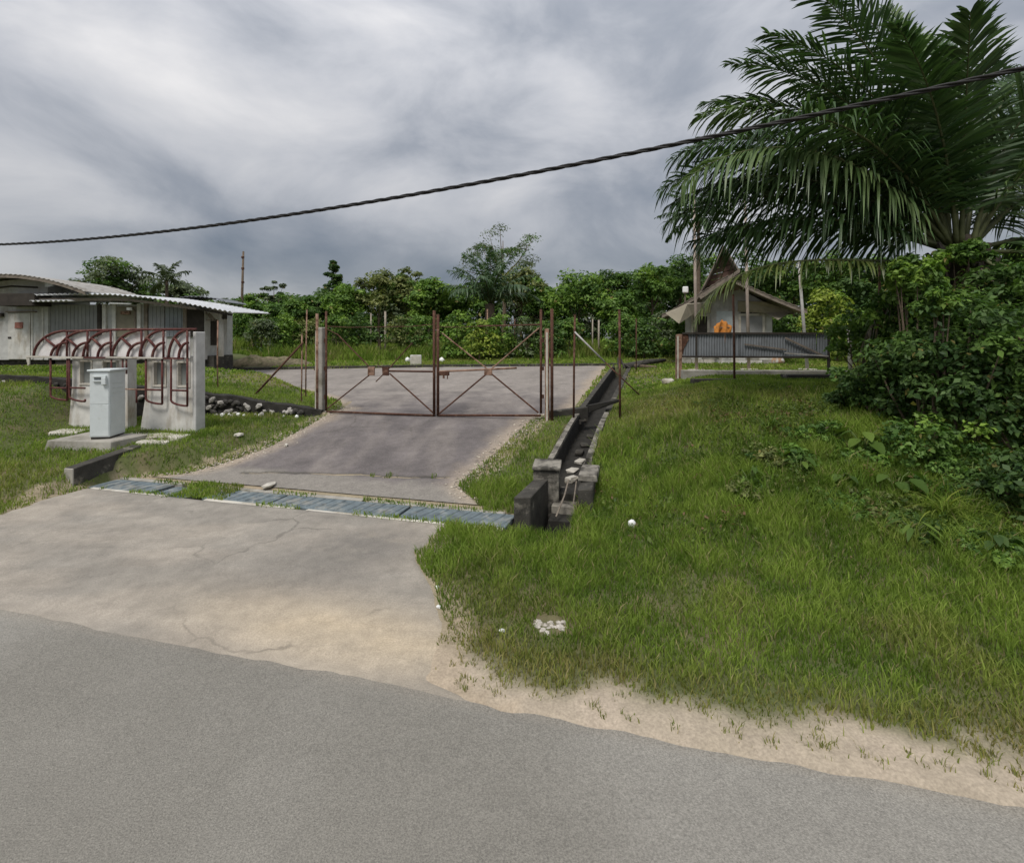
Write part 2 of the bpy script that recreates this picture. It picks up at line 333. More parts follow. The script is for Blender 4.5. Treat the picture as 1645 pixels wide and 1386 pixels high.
# ------------------------------------------------------------------ ground
GREEN_S, SOIL, SAND = (.085, .098, .035), (.16, .125, .075), (.41, .34, .265)
def sand_w(x, y):
    s = S(x, y); e = np.interp(x, [-.6, 0, 1.2, 2.4, 4], [.50, .30, .26, .32, .34])+(fbm(x, y, 2.2, 31)-.5)*.45
    right = (x > -1.0)*sst(.18, -.12, s-e)
    return np.clip(right, 0, 1)
def dry_w(x, y):
    d = sst(.52, .70, fbm(x, y, .55, 21)); crest = np.exp(-(((x-3.3)/1.3)**2+((y-11.0)/1.6)**2))*.9
    left = np.exp(-(((x+8.6)/.9)**2+((y-8.4)/.6)**2))*.7
    return np.clip(d*.55+crest+left, 0, 1)
def ground():
    xs = expo(-14, 10, .1, 60, (-600, 600)); ys = expo(2.2, 24, .1, 60, (-80, 900))
    X, Y = np.meshgrid(xs, ys); Z = h(X, Y)
    soft = (~in_drive(X, Y, .15)) & (~in_apron(X, Y, .1)) & (S(X, Y) > .5) & (drain_d(X, Y) > .5)
    Z = Z+soft*((fbm(X, Y, 1.3, 11)-.5)*.07+(fbm(X, Y, 5, 15)-.5)*.02)
    Z = Z-.035*(in_apron(X, Y, -.05) & (S(X, Y) < .6))
    V = np.stack([X, Y, Z], -1).reshape(-1, 3)
    n = fbm(X, Y, 3.0, 41); c = lerp3(GREEN_S, SOIL, np.clip(sst(.5, .75, n)*.6+dry_w(X, Y)*.5, 0, 1))
    c = lerp3(c, SAND, sand_w(X, Y)*(.75+.25*n))
    edge = (in_drive(X, Y, .35) | in_apron(X, Y, .25)); c = lerp3(c, (.36, .29, .21), edge*.7)
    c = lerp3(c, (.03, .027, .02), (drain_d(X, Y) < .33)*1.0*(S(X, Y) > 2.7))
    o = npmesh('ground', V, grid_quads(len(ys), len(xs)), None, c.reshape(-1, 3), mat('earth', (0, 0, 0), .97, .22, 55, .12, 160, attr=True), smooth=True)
    tag(o, 'sloping grassy ground with sandy roadside', 'ground', kind='structure')
ground()
def edge_noise(x): return .075*(fbm(x, 0*x+2.2, 1.3, 81)-.5)*2+.035*(vn(x, x*0, 6, 85)-.5)+.015*(vn(x, x*0, 19, 86)-.5)
def road():
    xs = expo(-14, 10, .08, 60, (-300, 300)); ss = np.concatenate([[0.0], np.linspace(-.05, -6.2, 70)])
    X = np.tile(xs, (len(ss), 1)); e = edge_noise(X); s = ss[:, None]+e*np.clip(1+ss[:, None]*2, 0, 1)
    Y = Ys(s, X); Z = np.full_like(X, .012)-.03*((-s-3)/3)**2*.3; Z[0] = -.035
    n = fbm(X, Y, .45, 101); n2 = fbm(X*.3, Y, 2.0, 105)
    c = lerp3((.225, .212, .184), (.280, .265, .234), sst(.3, .7, n)); c = c*(.93+.14*n2[..., None])
    c = lerp3(c, (.40, .355, .29), sst(-.16, .0, s+(n2-.5)*.15)*.55)
    V = np.stack([X, Y, Z], -1).reshape(-1, 3)
    m = mat('asphalt', (0, 0, 0), .92, .34, 95, .6, 150, attr=True)
    tag(npmesh('road', V, grid_quads(len(ss), len(xs)), None, c.reshape(-1, 3), m, smooth=True), 'worn grey asphalt road in the foreground', 'road', kind='structure')
road()
def apron():
    rs = np.linspace(-.12, 2.84, 60); t = np.linspace(0, 1, 110); a = al(np.maximum(rs, 0)); b = ar(np.maximum(rs, 0))
    X = a[:, None]*(1-t)+b[:, None]*t; s0 = np.tile(rs[:, None], (1, 110)); s0 = np.where(np.arange(60)[:, None] == 59, s0+.05*(fbm(X*2, X*0, 1, 87)-.5), s0)
    Y = Ys(s0, X); Z = h(X, Y); Z = np.where(s0 < .14, .0, Z+.014); ed = (t < .005) | (t > .995); Z = np.where(ed[None, :], Z-.03, Z)
    Z = np.maximum(Z, .0-.03*ed[None, :]); Z += (fbm(X, Y, 1.0, 111)-.5)*.02*sst(.2, .6, s0)
    n = fbm(X*.6, Y*1.3, .9, 121); n2 = fbm(X, Y*1.6, 2.5, 125)
    c = lerp3((.33, .293, .245), (.265, .242, .208), sst(.35, .65, n)); c = c*(.76+.48*n2[..., None])
    dk = np.exp(-(((X+1.75)/.85)**2+((Y-6.0)/.55)**2))+.7*np.exp(-(((X+2.3)/.9)**2+((Y-5.1)/.4)**2)); c = lerp3(c, (.185, .17, .15), np.clip(dk*sst(.25, .6, n2+.15), 0, .95))
    sd = np.exp(-(((X+1.3)/1.5)**2+((s0-.45)/.42)**2)); c = lerp3(c, (.47, .385, .275), np.clip(sd*(.5+.8*n2), 0, 1))
    V = np.stack([X, Y, Z], -1).reshape(-1, 3)
    tag(npmesh('apron', V, grid_quads(60, 110), None, c.reshape(-1, 3), mat('apron_surface', (0, 0, 0), .94, .20, 75, .3, 150, attr=True, crack=.55), smooth=True), 'pale sandy driveway apron beside the road', 'driveway', kind='structure')
apron()
def drive():
    rs = np.concatenate([np.linspace(0.012, .36, 120), np.linspace(.365, 1, 110)]); nc = 130; t = np.linspace(0, 1, nc)
    X = dl(rs)[:, None]*(1-t)+dr(rs)[:, None]*t; r = rs[:, None]+0*X; Y = row_y(r, X); Z = h(X, Y)+.016
    ed = (t < .005) | (t > .995); Z = np.where(ed[None, :], Z-.035, Z); Z += (fbm(X, Y, .9, 131)-.5)*.022
    Z = np.where((rs > .994)[:, None], Z-.03, Z)
    n = fbm(X*1.4, Y*.35, 1.2, 141); n2 = fbm(X, Y, 2.2, 145); s = S(X, Y)
    c = lerp3((.195, .172, .158), (.140, .124, .120), sst(.35, .65, n)); c = lerp3(c, (.27, .242, .215), sst(12, 17, Y+(n2-.5)*4)*.75)
    c = c*(.72+.56*n2[..., None])
    lo = sst(4.25, 4.0, s+(n2-.5)*.4); c = lerp3(c, (.245, .225, .195), lo*.8)
    crack = np.exp(-((s-4.15-.3*(fbm(X, X*0, 1.1, 151)-.5)-.12*(X+3))/.035)**2)*(X > -4.7)*(X < -1.0); c = lerp3(c, (.06, .055, .045), np.clip(crack, 0, .85)); Z -= crack*.02
    edge = np.minimum((t*(dr(rs)-dl(rs))[:, None]), ((1-t)*(dr(rs)-dl(rs))[:, None])); c = lerp3(c, (.38, .31, .235), sst(.55, 0, edge+(n2-.5)*.4)*.8)
    V = np.stack([X, Y, Z], -1).reshape(-1, 3)
    tag(npmesh('driveway', V, grid_quads(len(rs), nc), None, c.reshape(-1, 3), mat('drive_surface', (0, 0, 0), .94, .24, 45, .4, 110, attr=True, crack=.5), smooth=True), 'worn ramp rising through the gate to a paved yard', 'driveway', kind='structure')
drive()

# ------------------------------------------------------------------ grass
def blades(x, y, hgt, wid, col, name, label, base=None, stiff=1.0, parent=None):
    n = len(x); z = h(x, y)-.01 if base is None else base
    a = rng.rand(n)*2*np.pi; side = np.stack([np.cos(a), np.sin(a), 0*a], 1)
    la = rng.rand(n)*2*np.pi; lm = hgt*(.15+.65*rng.rand(n))/stiff; lean = np.stack([np.cos(la)*lm, np.sin(la)*lm, 0*a], 1)
    B = np.stack([x, y, z], 1); w_ = wid[:, None]; up = np.array([0, 0, 1.0])
    mid = B+lean*.32+up*(hgt*.6)[:, None]; tip = B+lean+up*(hgt*(.88+.12*rng.rand(n)))[:, None]
    V = np.stack([B-side*w_/2, B+side*w_/2, mid-side*w_*.42, mid+side*w_*.42, tip], 1).reshape(-1, 3)
    i = np.arange(n)*5; q = np.stack([i, i+1, i+3, i+2], 1); t = np.stack([i+2, i+3, i+4], 1)
    o = npmesh(name, V, q, t, np.repeat(col, 5, 0), GRASS, parent)
    if label: tag(o, label, 'grass', kind='stuff')
    return o
def grass_col(x, y, n):
    g = fbm(x, y, .8, 161); g2 = sst(.25, .75, fbm(x, y, 3.2, 177)); d = np.clip(dry_w(x, y)*.8+.7*sand_near(x, y), 0, 1)
    c = lerp3((.115, .185, .028), (.225, .305, .055), np.clip(sst(.28, .72, g*.55+g2*.45), 0, 1))
    c = lerp3(c, (.30, .25, .10), np.clip(d*.75*(.3+1.2*rng.rand(n)), 0, .85))
    straw = rng.rand(n) < .06; c = np.where(straw[:, None], np.array([.33, .28, .14]), c)
    return c*(.72+.56*rng.rand(n))[:, None]
def sand_near(x, y): return sst(.55, .1, S(x, y)-np.interp(x, [-.6, 1.2, 4], [.4, .3, .35]))*(x > -1)
def blocked(x, y):
    s = S(x, y)
    b = in_drive(x, y, -.03) | in_apron(x, y, -.02) | (s < .03) | ((drain_d(x, y) < .40) & (s > 2.6)) | ((np.abs(s-3.1) < .29) & (x > -6.75) & (x < .3))
    b |= (x < -10.7) & (y > 19.4) & (y < 27) | (x > 7.1) & (x < 10.6) & (y > 20.9) & (y < 24.1)
    b |= ((x-.333)**2+(y-4.40)**2 < .022) | ((x-1.5)**2+(y-6.4)**2 < .006)
    b |= (np.abs(y-YW(x)) < .12) & (x < -4.5)
    return b
def scatter(x0, x1, y0, y1, dens): 
    n = int((x1-x0)*(y1-y0)*dens); return x0+rng.rand(n)*(x1-x0), y0+rng.rand(n)*(y1-y0)
def infront(x, y, m=1.25): return (np.abs(x) < y*m+1.0)
def make_grass():
    # mown verge by the road and the bank above it
    x, y = scatter(-1.4, 9.0, 2.2, 8.0, 3100); k = infront(x, y) & ~blocked(x, y); x, y = x[k], y[k]
    sw = sand_w(x, y); k = rng.rand(len(x)) > np.clip(sw*1.25-.25*sst(.55, .7, fbm(x, y, 3.5, 171)), 0, .985); x, y = x[k], y[k]
    s = S(x, y); t = .55*fbm(x, y, 1.1, 175)+.45*sst(.3, .7, fbm(x, y, 3.2, 177)); hg = np.interp(s, [0, .5, 1.2, 3, 5], [.045, .065, .095, .125, .165])*(.4+1.2*t)*(.6+.8*rng.rand(len(x)))
    blades(x, y, hg, .006+.006*rng.rand(len(x)), grass_col(x, y, len(x)), 'verge_grass', 'thick green verge grass between road and bank')
    x, y = scatter(-1.0, 13, 8.0, 15.0, 1000); k = infront(x, y) & ~blocked(x, y); x, y = x[k], y[k]
    t = fbm(x, y, .9, 185); hg = np.interp(y, [8, 10, 13], [.17, .13, .07])*(.4+1.1*t)*(.6+.8*rng.rand(len(x)))*np.where(x < XD(y), .6, 1)
    blades(x, y, hg, .009+.008*rng.rand(len(x)), grass_col(x, y, len(x)), 'bank_grass', 'grass on the right-hand bank beside the open drain')
    x, y = scatter(-16, -3.5, 5.0, 14.0, 1100); k = infront(x, y, 1.3) & ~blocked(x, y); x, y = x[k], y[k]
    hg = .085*(.4+1.1*fbm(x, y, 1.0, 195))*(.6+.8*rng.rand(len(x)))
    blades(x, y, hg, .008+.008*rng.rand(len(x)), grass_col(x, y, len(x)), 'left_bank_grass', 'short grass on the left bank around the meter box')
    x, y = scatter(-22, 26, 14.0, 48, 130); k = infront(x, y) & ~blocked(x, y); x, y = x[k], y[k]
    hg = (.06+.05*rng.rand(len(x)))*np.interp(y, [14, 26, 34, 44], [.9, 1.2, 1.5, 4])
    blades(x, y, hg, .03+.03*rng.rand(len(x)), grass_col(x, y, len(x))*1.12, 'yard_lawn', 'bright lawn behind the gate and round the hut')
    # tufts scattered over the sandy roadside
    tx = rng.uniform(-.5, 4.5, 150); tS = rng.uniform(.05, .5, 150); tx = np.repeat(tx, 12)+rng.randn(1800)*.02; tS = np.repeat(tS, 12)+rng.randn(1800)*.02; ty = Ys(tS, tx); k = (tS > .03) & (ty > 2.2)
    tx, ty = tx[k], ty[k]; blades(tx, ty, .02+.05*rng.rand(len(tx)), .004+.004*rng.rand(len(tx)), grass_col(tx, ty, len(tx)), 'roadside_tufts', 'sparse grass tufts on the sandy road shoulder')
    # seams: weeds along cracks, covers and pavement edges
    xs = rng.uniform(-6.6, -.2, 2600); ss = np.where(rng.rand(2600) < .5, 2.84, 3.36)+rng.randn(2600)*.035; kk = fbm(xs, ss*0, 1.3, 205) > .50; xs, ss = xs[kk], ss[kk]
    x2 = rng.uniform(-5.2, -4.3, 1500); s2 = rng.uniform(2.85, 3.5, 1500); xs = np.concatenate([xs, x2]); ss = np.concatenate([ss, s2])
    x3 = rng.uniform(-4.6, -1.2, 900); s3 = 4.15+.12*(x3+3)+rng.randn(900)*.05; k3 = fbm(x3, s3*0, 2.0, 215) > .52; xs = np.concatenate([xs, x3[k3]]); ss = np.concatenate([ss, s3[k3]])
    y = Ys(ss, xs); blades(xs, y, .03+.05*rng.rand(len(xs)), .008+.006*rng.rand(len(xs)), grass_col(xs, y, len(xs)), 'crack_weeds', 'small weeds in the cracks round the drain covers', base=hbase(xs, y)+.0)
make_grass()
# ================================================================== built things
def frame(o, ang): return Matrix.Translation(Vector(o)) @ Matrix.Rotation(ang, 4, 'Z')
ROADANG = math.atan2(-SL, 1)
# ------------------------------------------------------------------ overhead cable
def cable():
    t = thing('overhead_cable', 'twisted black overhead cable sagging across the sky', 'cable', (-13.6, 13.6, 4.84))
    k_ = .78; X = np.linspace(-44, 21, 520); Yc = 17.5-.4136*(X+17.5); Zc = 5.64+.0415*(X+2.43)+.0032*((X+2.43)**2); X = X*k_; Yc = Yc*k_; Zc = 2.5+(Zc-2.5)*k_   # 4 to 6 m up
    Ln = np.concatenate([[0], np.cumsum(np.sqrt(np.diff(X)**2+np.diff(Yc)**2+np.diff(Zc)**2))])
    for k in range(3):
        ph = Ln/.85*2*math.pi+k*2.094; r = .018
        MB().tube([(X[i]+math.cos(ph[i])*r*.38, Yc[i]+math.cos(ph[i])*r*.92, Zc[i]+math.sin(ph[i])*r) for i in range(520)], .0168, 6).build('strand', CABLE, t, True)
cable()
# ------------------------------------------------------------------ drain covers and headwalls
def drain_covers():
    spans = [(-6.82, -5.62, 'leftmost blue-grey drain cover slab, chipped and half grown over', 0), (-5.58, -4.95, 'short sunken blue-grey drain cover slab buried in weeds', -.03), (-4.62, -3.52, 'blue-grey drain cover slab beside the loose white lump', .0),
             (-3.48, -1.52, 'long plain blue-grey drain cover slab in the middle of the driveway', .005), (-1.47, -.02, 'rightmost ridged blue-grey drain cover slab next to the headwall', .012)]
    for a, b, lab, dz in spans:
        mx = (a+b)/2; y = Ys(3.1, mx); o = (mx, y, gpoint(mx, y)); L_ = (b-a)/math.cos(ROADANG)
        t = thing('drain_cover', lab, 'drain cover', o, 'covers over the roadside drain')
        M = frame((o[0], o[1], o[2]+.004+dz), ROADANG+random.uniform(-.006, .006)) @ Matrix.Rotation(-.004, 4, 'Y')
        hw = .235; MB(M).box((-L_/2, -hw, -.07), (L_/2, hw, .0)).build('slab', BLUEC, t, bevel=.008)
        n = max(2, int(L_/.16)); rb = MB(M)
        for i in range(n):
            x = -L_/2+.1+(L_-.2)*i/(n-1)+random.uniform(-.01, .01)
            tk = .11 if a > -2 else .05
            rb = MB(M); rb.add([(x-.03, -hw+.03, -.001), (x+.03, -hw+.03, -.001), (x+.03+tk, hw-.03, -.001), (x-.03+tk, hw-.03, -.001), (x-.018, -hw+.045, .013), (x+.018, -hw+.045, .013), (x+.018+tk, hw-.045, .013), (x-.018+tk, hw-.045, .013)],
                           [(4, 5, 6, 7), (0, 1, 5, 4), (1, 2, 6, 5), (2, 3, 7, 6), (3, 0, 4, 7)]); rb.build('ridge', BLUEC, t)
    # side strips the covers rest on
    for s_, nm, lab in ((2.835, 'drain_kerb', 'crumbling pale drain edge on the road side of the covers'), (3.375, 'drain_kerb', 'thin pale drain edge on the ramp side of the covers')):
        segs = [(-6.8, -5.3), (-4.6, -3.1), (-2.9, -.1)] if s_ < 3 else [(-6.7, -5.4), (-4.7, -2.2), (-2.1, -.1)]
        t = thing(nm, lab, 'kerb', (-3.5, Ys(s_, -3.5), .1), 'edges of the covered roadside drain')
        for a, b in segs:
            mx = (a+b)/2; y = Ys(s_, mx); M = frame((mx, y, gpoint(mx, y)), ROADANG); L_ = (b-a)/math.cos(ROADANG)
            MB(M).box((-L_/2, -.045, -.25), (L_/2, .045, .012)).build('edge_stone', CONC_L if s_ < 3 else CONC, t, bevel=.012, jitter=.004)
drain_covers()
def headwalls():
    # left, black with mould: stands square to the road at the end of the covers
    p = P(118, 790, 8.2); q = P(214, 765, 9.15); d = Vector((q.x-p.x, q.y-p.y, 0)); ang = math.atan2(d.y, d.x); L_ = d.length
    t = thing('drain_headwall', 'low black mouldy concrete headwall left of the drain covers', 'headwall', (p.x, p.y, p.z))
    M = frame((p.x, p.y, 0), ang); prof = [(0, -.2), (L_+.15, -.2), (L_+.15, .58), (.0, .43)]
    MB(M).prism(prof, 0, .2).build('wall', CONC_D, t, bevel=.012, jitter=.006)
    MB(M).box((-.012, .004, -.18), (.05, .196, .425)).build('worn_end', CONC, t, bevel=.01)
headwalls()
DDIR = Vector((DR1[0]-DR0[0], DR1[1]-DR0[1], 0)).normalized(); DNR = Vector((DDIR.y, -DDIR.x, 0))
def side_drain():
    t = thing('drain_inlet', 'broken concrete drain inlet with tall side walls at foot of the slope', 'drain', (.55, 7.3, .1))
    # left headwall block of the inlet
    M = frame((.02, 6.78, 0), math.atan2(.89, .30)-math.pi/2)
    MB(M).prism([(0, -.25), (.235, -.25), (.235, .43), (0, .40)], 0, .92).build('left_wall', CONC_D, t, bevel=.012, jitter=.006)
    def Q(px, py, pz): return Vector((px, py, pz))
    c = MB(); a0 = P(852, 775, 7.55); 
    M2 = frame((.33, 7.62, 0), ROADANG*.6)
    MB(M2).box((-.02, 0, -.2), (.37, .34, .555)).build('cheek_wall', CONC_M, t, bevel=.015, jitter=.006)
    MB(M2).add([(-.03, -.03, .556), (.39, -.03, .556), (.39, .36, .60), (-.03, .36, .60), (-.03, -.03, .60), (.39, -.03, .60), (.39, .36, .645), (-.03, .36, .645)],
               [(0, 3, 2, 1), (4, 5, 6, 7), (0, 1, 5, 4), (1, 2, 6, 5), (2, 3, 7, 6), (3, 0, 4, 7)]).build('cap', CONC_M, t, bevel=.01)
    M3 = frame((.90, 7.0, 0), math.atan2(.95, .22)-math.pi/2)
    MB(M3).prism([(0, -.3), (.20, -.3), (.20, .47), (0, .45)], 0, .95).build('right_wall', CONC_D, t, bevel=.014, jitter=.008)
    MB(M3).box((-.03, .35, .46), (.24, 1.0, .555)).build('cap', CONC_M, t, bevel=.012, jitter=.004)
    # stepped floor of the inlet
    for i in range(3):
        MB(M3).box((-.42, .05+.28*i, -.3), (-.004, .34+.28*i, -.02+.11*i)).build('step', CONC_M if i == 1 else BLACK, t, bevel=.012, jitter=.006)
    MB(M3).tube([(-.30, .0, .05), (-.22, .3, .26), (-.2, .62, .40)], .012, 6).build('root', TIMBER, t)
    MB(M3).tube([(-.04, .0, .02), (-.08, .2, .2), (-.07, .5, .42)], .010, 6).build('root', TIMBER, t)
    # the open channel going up
    t2 = thing('open_drain', 'long black open concrete drain channel climbing beside the paved yard', 'drain', (1.2, 9.6, .6))
    L_ = math.hypot(DR1[0]-DR0[0], DR1[1]-DR0[1]); 
    def path(off, t0, t1, n, dz0, dz1, wid):
        rows = []
        for i in range(n+1):
            tt = t0+(t1-t0)*i/n; c = Vector((DR0[0], DR0[1], 0))+DDIR*tt; zc = gpoint(c.x, c.y)
            rows.append((c+DNR*(off-wid/2), c+DNR*(off+wid/2), zc))
        m = MB(); vs = []; fs = []
        for a, b, zc in rows:
            vs += [(a.x, a.y, zc+dz0), (b.x, b.y, zc+dz0), (b.x, b.y, zc+dz1), (a.x, a.y, zc+dz1)]
        for i in range(n):
            k = i*4
            for j in range(4): fs.append((k+j, k+(j+1) % 4, k+4+(j+1) % 4, k+4+j))
        fs += [(0, 1, 2, 3), (n*4+3, n*4+2, n*4+1, n*4)]
        return m.add(vs, fs)
    path(-.325, .55, 4.15, 12, -.5, .035, .10).build('left_wall', CONC_M, t2)
    path(.325, .95, 4.1, 12, -.5, .045, .11).build('right_wall', CONC_M, t2)
    path(-.33, 4.4, L_, 20, -.5, .03, .13).build('left_wall', CONC_D, t2)
    path(.33, 4.4, L_, 20, -.5, .04, .14).build('right_wall', CONC_D, t2)
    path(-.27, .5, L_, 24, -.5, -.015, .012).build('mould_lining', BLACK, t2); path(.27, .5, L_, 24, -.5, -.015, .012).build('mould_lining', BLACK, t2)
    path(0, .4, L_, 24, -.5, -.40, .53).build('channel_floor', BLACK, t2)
    for k, tt in enumerate((.55, 1.0, 1.45, 1.85, 2.3, 2.8, 3.5)):
        c = Vector((DR0[0], DR0[1], 0))+DDIR*tt+DNR*random.uniform(-.05, .05); z = gpoint(c.x, c.y)
        M = frame((c.x, c.y, z-.41), math.atan2(DDIR.y, DDIR.x)-math.pi/2+random.uniform(-.4, .4))
        MB(M).box((-.08, -.13, 0), (.08, .13, .05+.05*random.random())).build('fallen_stone', CONC_L if k in (1, 2, 3) else CONC_D, t2, bevel=.02, jitter=.012)
    # cross kerb at the fence line
    a = Vector((.82, 11.55, 0)); b = Vector((2.55, 12.15, 0))
    t3 = thing('cross_kerb', 'dark mouldy kerb beam crossing the drain beside the gate post', 'kerb', (1.5, 11.8, .75))
    M = frame((a.x, a.y, 0), math.atan2(b.y-a.y, b.x-a.x)); LL = (b-a).length
    MB(M).prism([(0, .50), (LL*.55, .60), (LL*.55, .93), (0, .86)], 0, .16).build('beam', CONC_D, t3, bevel=.01, jitter=.008)
    MB(M).prism([(LL*.56, .80), (LL, 1.0), (LL, 1.07), (LL*.56, .95)], .0, .12).build('broken_end', BLACK, t3, bevel=.01, jitter=.015)
    MB(M).box((.02, -.16, .55), (.75, -.02, .66)).build('footing', CONC_D, t3, bevel=.01, jitter=.006)
side_drain()
# ------------------------------------------------------------------ rubble wall on the left
def rubble_wall():
    t = thing('rubble_wall', 'low blackened rubble retaining wall running up to the gate post', 'wall', (-7, YW(-7.0), .6))
    n = 40; xs = np.linspace(-12.5, -4.55, n); vs = []; fs = []
    for x in xs:
        y = float(YW(x)); zt = float(WTOP(x))+.05+.03*(float(vn(x, 0, 3, 301))-.5); zb = min(float(h(x, y-.3)), zt)-.25
        vs += [(x, y-.10, zb), (x, y-.04, zt), (x, y+.2, zt), (x, y+.2, zb)]
    for i in range(n-1):
        for j in range(4): fs.append((i*4+j, i*4+(j+1) % 4, i*4+4+(j+1) % 4, i*4+4+j))
    fs += [(0, 1, 2, 3), (n*4-1, n*4-2, n*4-3, n*4-4)]
    MB().add(vs, fs).build('core', BLACK, t, jitter=.02)
    for i in range(95):
        x = random.uniform(-8.2, -4.7) if i < 78 else random.uniform(-12, -8.2); y = float(YW(x)); zt = float(WTOP(x)); zb = float(h(x, y-.35))
        if zt-zb < .05: continue
        z = random.uniform(zb+.02, zt-.03); r = random.uniform(.035, .085); bm = bmesh.new(); bmesh.ops.create_icosphere(bm, subdivisions=1, radius=r)
        for v in bm.verts: v.co = Vector((v.co.x*1.3, v.co.y*.7, v.co.z*.8))*random.uniform(.75, 1.2)
        M = Matrix.Translation((x, y-.09, z)) @ Matrix.Rotation(random.uniform(-1, 1), 4, 'Y'); mb = MB(M); mb.add([v.co.copy() for v in bm.verts], [tuple(v.index for v in f.verts) for f in bm.faces]); bm.free()
        mb.build('stone', STONE if random.random() < .34 else STONE_D, t)
    for i in range(14):                                    # loose white stones at the foot
        x = random.uniform(-7.2, -4.9); y = float(YW(x))-random.uniform(.15, .4); r = random.uniform(.03, .06)
        bm = bmesh.new(); bmesh.ops.create_icosphere(bm, subdivisions=1, radius=r)
        mb = MB(Matrix.Translation((x, y, float(h(x, y))+r*.5))); mb.add([v.co*random.uniform(.8, 1.2) for v in bm.verts], [tuple(v.index for v in f.verts) for f in bm.faces]); bm.free(); mb.build('stone', LITTER if i % 3 else STONE, t)
rubble_wall()
# ------------------------------------------------------------------ gate
GL, GM, GR = Vector((-4.50, 12.38, 0)), Vector((-1.80, 11.82, 0)), Vector((.66, 11.3, 0))
ZB, ZT = .775, 2.815
def gate():
    ax = (GR-GL).normalized(); nrm = Vector((-ax.y, ax.x, 0))
    def G(u, v):
        """point of the gate plane seen at this place"""
        k = (u-UC)/F; tt = (k*GL.y-GL.x)/(ax.x-k*ax.y); p = GL+ax*tt; return Vector((p.x, p.y, PZ(v, p.y)))
    def leaf(label, u0, u1, xc, vc, left):
        base = G((u0+u1)/2, 665); t = thing('gate_leaf', label, 'gate', base, 'leaves of the double gate')
        p = lambda u, v, off=0.0: G(u, v)+nrm*off
        ust = (u0 if left else u1); uin = (u1 if left else u0)
        MB().tube([p(ust, 664), p(ust, 497 if not left else 500)], .027, 8).build('hinge_stile', RUST, t, True)
        MB().tube([p(uin, 668), p(uin, 499 if left else 505)], .034, 8).build('meeting_stile', RUST, t, True)
        MB().tube([p(u0, 661 if left else 667), p(u1, 667.5)], .026, 8).build('bottom_rail', RUST, t, True)
        if left:
            MB().tube([p(u0, 524), p(560, 526), p(620, 525), p(660, 524.5), p(u1, 521)], .0085, 6).build('top_rail', RUST, t)
            MB().tube([p(625, 596), p(u1, 597)], .022, 6).build('middle_rail', RUST, t, True)
            MB().bar(p(525, 528), p(543, 538), .03, .012).build('brace', RUST, t); 
            MB().tube([p(541, 536), p(592, 588)], .017, 6).build('brace', RUST, t); MB().tube([p(526, 656), p(594, 602)], .017, 6).build('brace', RUST, t)
            MB().tube([p(662, 551), p(622, 595), p(604, 613)], .015, 6).build('brace', RUST, t); MB().tube([p(626, 600), p(697, 664)], .02, 6).build('brace', RUST, t)
            for a, b, nm in ((592, 603, 'gusset'), (615, 626, 'gusset')):
                c = p((a+b)/2, 596, -.03); w_ = (b-a)*12.1/F/2; M = frame(c, math.atan2(ax.y, ax.x)); MB(M).box((-w_, -.02, -.10), (w_, .02, .10)).build('gusset', RUST_P if a < 600 else RUST, t, bevel=.006, jitter=.008)
            MB().tube([p(615, 590), p(608, 587), p(607, 582)], .01, 5).build('bent_wire', RUST, t)
        else:
            MB().tube([p(768, 524), p(u1, 521.5)], .016, 6).build('top_rail', RUST, t); MB().tube([p(u0, 525), p(740, 526), p(768, 524)], .008, 5).build('thin_rod', RUST, t)
            MB().tube([p(u0, 597), p(775, 594), p(830, 591)], .022, 6).build('middle_rail', RUST_P, t, True)
            MB().tube([p(710, 535), p(782, 592)], .016, 6).build('brace', RUST_P, t); MB().tube([p(866, 527), p(790, 592)], .016, 6).build('brace', RUST_P, t)
            MB().tube([p(706, 664), p(780, 602)], .02, 6).build('brace', RUST, t); MB().tube([p(865, 663), p(790, 601)], .02, 6).build('brace', RUST, t)
            c = p(785, 597, -.03); M = frame(c, math.atan2(ax.y, ax.x)); MB(M).box((-.09, -.02, -.075), (.09, .02, .075)).build('gusset', RUST_P, t, bevel=.01, jitter=.012)
            c = p(714, 600, -.03); M = frame(c, math.atan2(ax.y, ax.x)); lb = MB(M).box((-.11, -.035, -.045), (.12, .035, .05)).build('lock_box', RUST, t, bevel=.006)
            MB(M).box((-.02, -.036, -.11), (.02, -.012, -.04)).build('hasp', RUST, lb); MB(M).box((.08, -.03, -.12), (.10, -.012, -.04)).build('hasp', RUST, lb)
        for k in range(3): MB().tube([p(ust+(2.5 if not left else -2.5), 640-45*k, .02), p(ust+(2.5 if not left else -2.5), 634-45*k, .02)], .034, 6).build('hinge', RUST, t)
    leaf('left leaf of the rusty gate, braces broken at its two gusset plates', 524, 697.5, 610, 595, True)
    leaf('right leaf of the rusty gate, with lock box and whole cross bracing', 703.5, 869, 785, 597, False)
    # left post: square concrete with a pipe strapped to it
    c = G(517, 668); t = thing('gate_post', 'grey concrete gate post with rusty pipe strapped on, left of the gate', 'gate post', (c.x, c.y, .6))
    M = frame((c.x-.03, c.y+.02, 0), -.35); MB(M).box((-.075, -.08, .3), (.095, .08, PZ(526, 12.4))).build('post', CONC, t, bevel=.015)
    pp = G(511.5, 668); MB().tube([(pp.x, pp.y-.06, .5), (pp.x-.01, pp.y-.06, PZ(504, 12.4))], .036, 8).build('pipe', RUST_P, t, True)
    MB(M).bar((-.085, -.086, .62), (-.07, -.086, 2.7), .03, .02).build('corner_trim', CONC_L, t)
    for z in (1.15, 1.75, 2.4): MB(M).box((-.13, -.092, z), (.0, -.078, z+.03)).build('strap', RUST, t)
    c = G(880, 672); t = thing('gate_post', 'thin worn concrete gate post with two rusty pipes, right of the gate', 'gate post', (c.x, c.y, .6))
